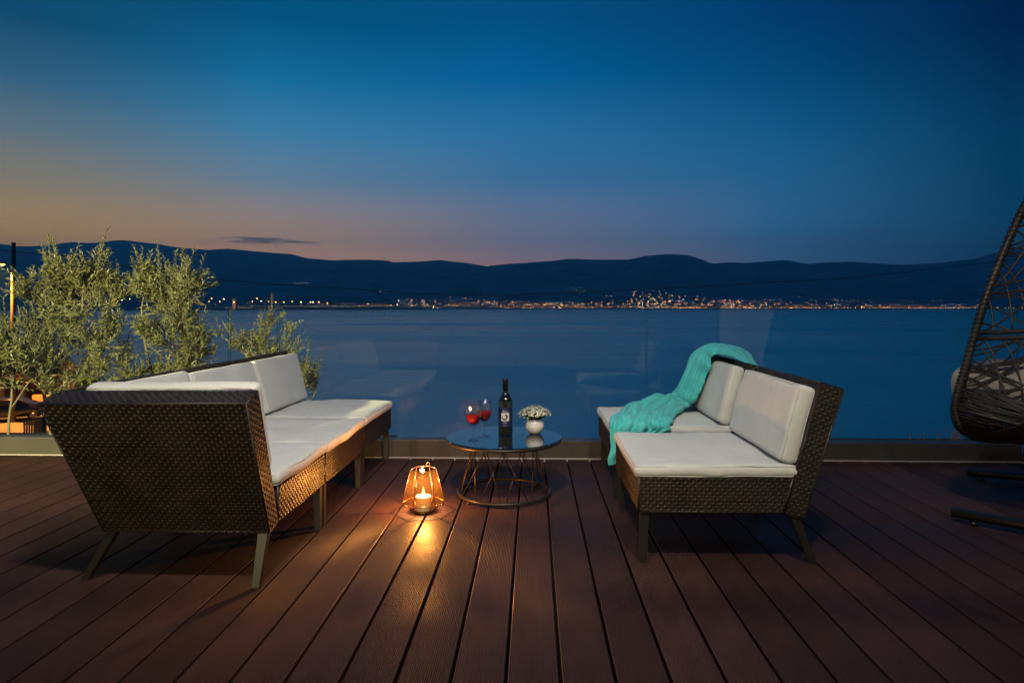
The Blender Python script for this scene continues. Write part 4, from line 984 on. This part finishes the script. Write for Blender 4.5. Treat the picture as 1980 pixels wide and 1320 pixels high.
def olive(label, base, limbs, lobes, ntw, seed, leaf=.057, tipd=.19):
    """limbs: polylines from the ground up; lobes: (centre, rx, ry, rz, weight) volumes that hold twigs"""
    random.seed(seed); t_ = empty('olive_tree', base, 0, label, 'olive tree', 'olive trees beyond the glass')
    B = V(base); tk = MB(); anchors = []
    for pts, r0, r1 in limbs:
        c_ = catmull([p-B for p in pts], 6); n_ = len(c_)
        c_ = [p+V((noise.noise(p*6), noise.noise(p*6+V((5,0,0))), 0))*.012 for p in c_]
        tube(tk, c_, [r0+(r1-r0)*i/(n_-1) for i in range(n_)], 7); anchors += c_[n_//3:]
    lf = MB()
    tot = sum(l[4] for l in lobes)
    for c_, rx, ry, rz, w_ in lobes:
        c_ = c_-B
        nk = max(3, int(ntw*w_/tot/7)); subs = []
        while len(subs) < nk:
            q = V((random.uniform(-1,1), random.uniform(-1,1), random.uniform(-1,1)))
            if q.length < 1: subs.append(q)
        for _ in range(int(ntw*w_/tot)):
            q = random.choice(subs)+V((random.gauss(0,.13), random.gauss(0,.13), random.gauss(0,.15)))
            while False:
                q = V((random.uniform(-1,1), random.uniform(-1,1), random.uniform(-1,1)))
                if q.length < 1: break
            p = c_+V((q.x*rx, q.y*ry, q.z*rz))
            dr = V((q.x*.45+random.gauss(0,.38), q.y*.35+random.gauss(0,.38), .85+random.gauss(0,.3)-.35*(q.z < -.3))).normalized()
            L_ = random.uniform(.6,1.25)*tipd
            if q.z > .35 and random.random() < .16: dr = (dr*.35+V((0,0,1))).normalized(); L_ *= 1.8
            a = min(anchors, key=lambda s: (s-p).length_squared+ (0 if s.z < p.z else .5*(s.z-p.z)))
            if (a-p).length > .04 and random.random() < .45: tube(tk, [a, a.lerp(p, .5)+V((0,0,-.02)), p], [.0035,.0025,.0018], 4, cap=False)
            bend = V((random.gauss(0,.25), random.gauss(0,.25), 0)); tw = [p+dr*L_*s+bend*L_*s*s*.5 for s in (0,.33,.66,1)]
            tube(tk, tw, [.0018,.0015,.0011,.0007], 4, cap=False)
            n_ = int(L_/.0175); ph = random.random()*3
            for i in range(n_):
                s = (i+.5)/n_; b = p+dr*L_*s+bend*L_*s*s*.5; e1 = dr.orthogonal().normalized(); e2 = dr.cross(e1); ph += 1.57+random.gauss(0,.3)
                for sgn in (0, math.pi):
                    if random.random() < .12: continue
                    o_ = e1*math.cos(ph+sgn)+e2*math.sin(ph+sgn); ld_ = (o_*random.uniform(.45,.95)+dr*random.uniform(.5,1)+V((0,0,random.gauss(0,.15)))).normalized()
                    ll = leaf*random.uniform(.65,1.2)*(1-.35*s); wd = ll*random.uniform(.13,.18); sd = ld_.cross(dr+o_*.2); sd = (sd.normalized() if sd.length > 1e-4 else e1)*wd
                    nrm_ = sd.cross(ld_).normalized()*wd*.5
                    cur = V((0,0,-ll*.08))
                    lf.add([b, b+ld_*ll*.45+sd+nrm_, b+ld_*ll+cur, b+ld_*ll*.45-sd+nrm_, b+ld_*ll*.45], [(0,1,4),(1,2,4),(2,3,4),(3,0,4)])
    tk.build('trunk', BARK, t_); tag(lf.build('crown', LEAF, t_, False), kind='stuff')
D1 = 4.95
def lobe(px, py, wx, wy, dep=D1, ry=.20, w=None):
    return (cp(px, py+14, dep), wx/F*dep, ry, wy/F*dep, w or wx*wy/1000)
olive('tallest olive tree with several upright leaders, at the left edge behind the sofa', tuple(cp(130, 0, 5.0).xy)+(-.09,),
    [([cp(99,862,5.0)*1, cp(98,765,5.0), cp(96,700,4.95), cp(97,655,4.95), cp(85,600,4.95), cp(75,545,4.95)], .016, .005),
     ([cp(186,866,5.05), cp(183,745,5.0), cp(172,680,4.98), cp(162,635,4.98), cp(160,580,4.95), cp(165,510,4.95)], .015, .004),
     ([cp(176,700,5.0), cp(148,668,5.0), cp(130,640,5.0), cp(125,600,5.0), cp(115,560,5.0)], .008, .003),
     ([cp(172,680,5.0), cp(190,650,4.95), cp(205,610,4.9), cp(215,560,4.9)], .008, .003),
     ([cp(97,700,4.95), cp(70,662,4.9), cp(45,620,4.9), cp(35,590,4.9)], .007, .003)],
    [lobe(88,562,24,38), lobe(150,565,34,50), lobe(192,575,26,44), lobe(84,620,30,38), lobe(130,625,44,40), lobe(200,640,26,34,4.9), lobe(163,515,9,34,w=.7), lobe(95,545,26,32), lobe(218,555,8,34,w=.6), lobe(118,515,6,18,w=.15),
     lobe(55,690,42,34,4.85), lobe(205,700,30,28,4.9), lobe(120,700,32,24,5.1,w=.6), lobe(20,668,26,32,4.8,w=.8)], 780, 31, tipd=.15)
olive('bushy olive tree standing behind the middle of the sofa back', tuple(cp(310, 0, 5.05).xy)+(-.09,),
    [([cp(305,860,5.1), cp(298,745,5.1), cp(285,690,5.05), cp(278,650,5.0), cp(275,600,5.0), cp(285,540,4.95)], .015, .004),
     ([cp(320,860,5.1), cp(325,720,5.05), cp(335,660,5.0), cp(340,600,5.0), cp(365,530,5.0)], .013, .004),
     ([cp(325,720,5.05), cp(360,680,5.0), cp(385,640,4.95), cp(398,590,4.95)], .009, .003)],
    [lobe(288,565,20,40), lobe(325,575,32,38), lobe(368,570,26,38), lobe(290,518,7,24,w=.45), lobe(368,520,10,24,w=.5), lobe(312,620,30,26,5.05,w=1.0), lobe(358,640,38,38), lobe(372,695,34,36,4.9), lobe(310,715,44,26,5.0), lobe(262,735,30,16,4.9)], 640, 37, tipd=.15)
olive('low spreading olive bush at the far end of the sofa, against the water', tuple(cp(520, 0, 5.0).xy)+(-.09,),
    [([cp(520,862,5.0), cp(505,760,5.0), cp(485,700,5.0), cp(455,660,5.0), cp(430,620,5.0)], .010, .003),
     ([cp(525,862,5.0), cp(515,730,5.0), cp(510,670,5.0), cp(512,620,5.0)], .010, .003),
     ([cp(545,862,5.0), cp(560,740,4.95), cp(575,700,4.95), cp(595,715,4.9)], .009, .003),
     ([cp(515,730,5.0), cp(535,670,5.0), cp(545,635,5.0)], .008, .003)],
    [lobe(485,690,28,32), lobe(515,682,30,36), lobe(543,692,20,30), lobe(440,642,12,22,w=.3), lobe(465,655,20,28,w=.6), lobe(512,632,12,26,w=.45), lobe(545,648,8,24,w=.3), lobe(565,720,24,38), lobe(592,745,16,34,w=.7), lobe(600,725,10,22,w=.3), lobe(480,720,40,20)], 360, 41, leaf=.046, tipd=.13)
olive('low olive bush at the far left edge, under the tall olive', tuple(cp(20, 0, 4.75).xy)+(-.09,),
    [([cp(15,862,4.75), cp(22,760,4.75), cp(30,710,4.75), cp(35,670,4.75)], .010, .003), ([cp(20,790,4.75), cp(60,735,4.75), cp(110,725,4.75), cp(150,735,4.75)], .006, .002)],
    [lobe(20,700,38,28,4.7), lobe(75,705,30,24,4.7), lobe(-40,700,50,45,4.7), lobe(120,742,26,16,4.8,w=.3), lobe(155,725,22,18,4.9,w=.35)], 380, 43)
# far tree by the street, glowing in the lamp light
random.seed(51)
ft = empty('street_tree', wpos(85, 37, G), 0, 'rounded tree down on the street, lit orange by the street lamp', 'tree')
m_ = MB(); tube(m_, [(0,0,0),(.1,0,1.4),(-.05,0,2.6),(.1,.1,3.6)], [.13,.10,.08,.04], 8); m_.build('trunk', BARK, ft)
m_ = MB()
for k in range(2600):
    q = V((random.gauss(0,.5), random.gauss(0,.5), random.gauss(0,.42))); q = q*(1.0/max(1,q.length*.85)); c_ = V((q.x*.95, q.y*.95, 3.6+q.z*1.05)); n_ = V((random.gauss(0,1),random.gauss(0,1),random.gauss(0,1))).normalized(); e1 = n_.orthogonal().normalized()*.07; e2 = n_.cross(e1.normalized())*.045
    m_.add([c_-e1, c_+e2, c_+e1, c_-e2], [(0,1,2,3)])
tag(m_.build('crown', vary(M('broad_leaf', rough=.6), (.10,.10,.04), (.2,.18,.06), 3), ft, False), kind='stuff')
# dry grass just past the right end of the glass
gr = MB()
for (px0, n_, hh) in ((1852,14,.07),(1842,7,.045),(1818,4,.04),(1768,5,.03),(1790,3,.025)):
    for k in range(n_):
        b = cp(px0+random.uniform(-9,9), 850, 4.60); b.z = .02; tip = b+V((random.uniform(-.02,.02), random.uniform(-.02,.02), .09+hh*random.uniform(.4,1)))
        tube(gr, [b, b.lerp(tip, .6)+V((.003,0,0)), tip], [.0022,.0016,.0004], 3, cap=False)
tag(gr.build('dry_grass', M('straw', (.42,.22,.12), .8)), 'tufts of dry grass poking up behind the right end of the kerb', 'grass', kind='stuff')
gs2 = MB(); box(gs2, (2.0, 4.5, -.205), (3.3, 5.0, .018)); tag(gs2.build('soil_strip', M('soil_strip', (.06,.045,.03), .9), None, False), kind='structure')
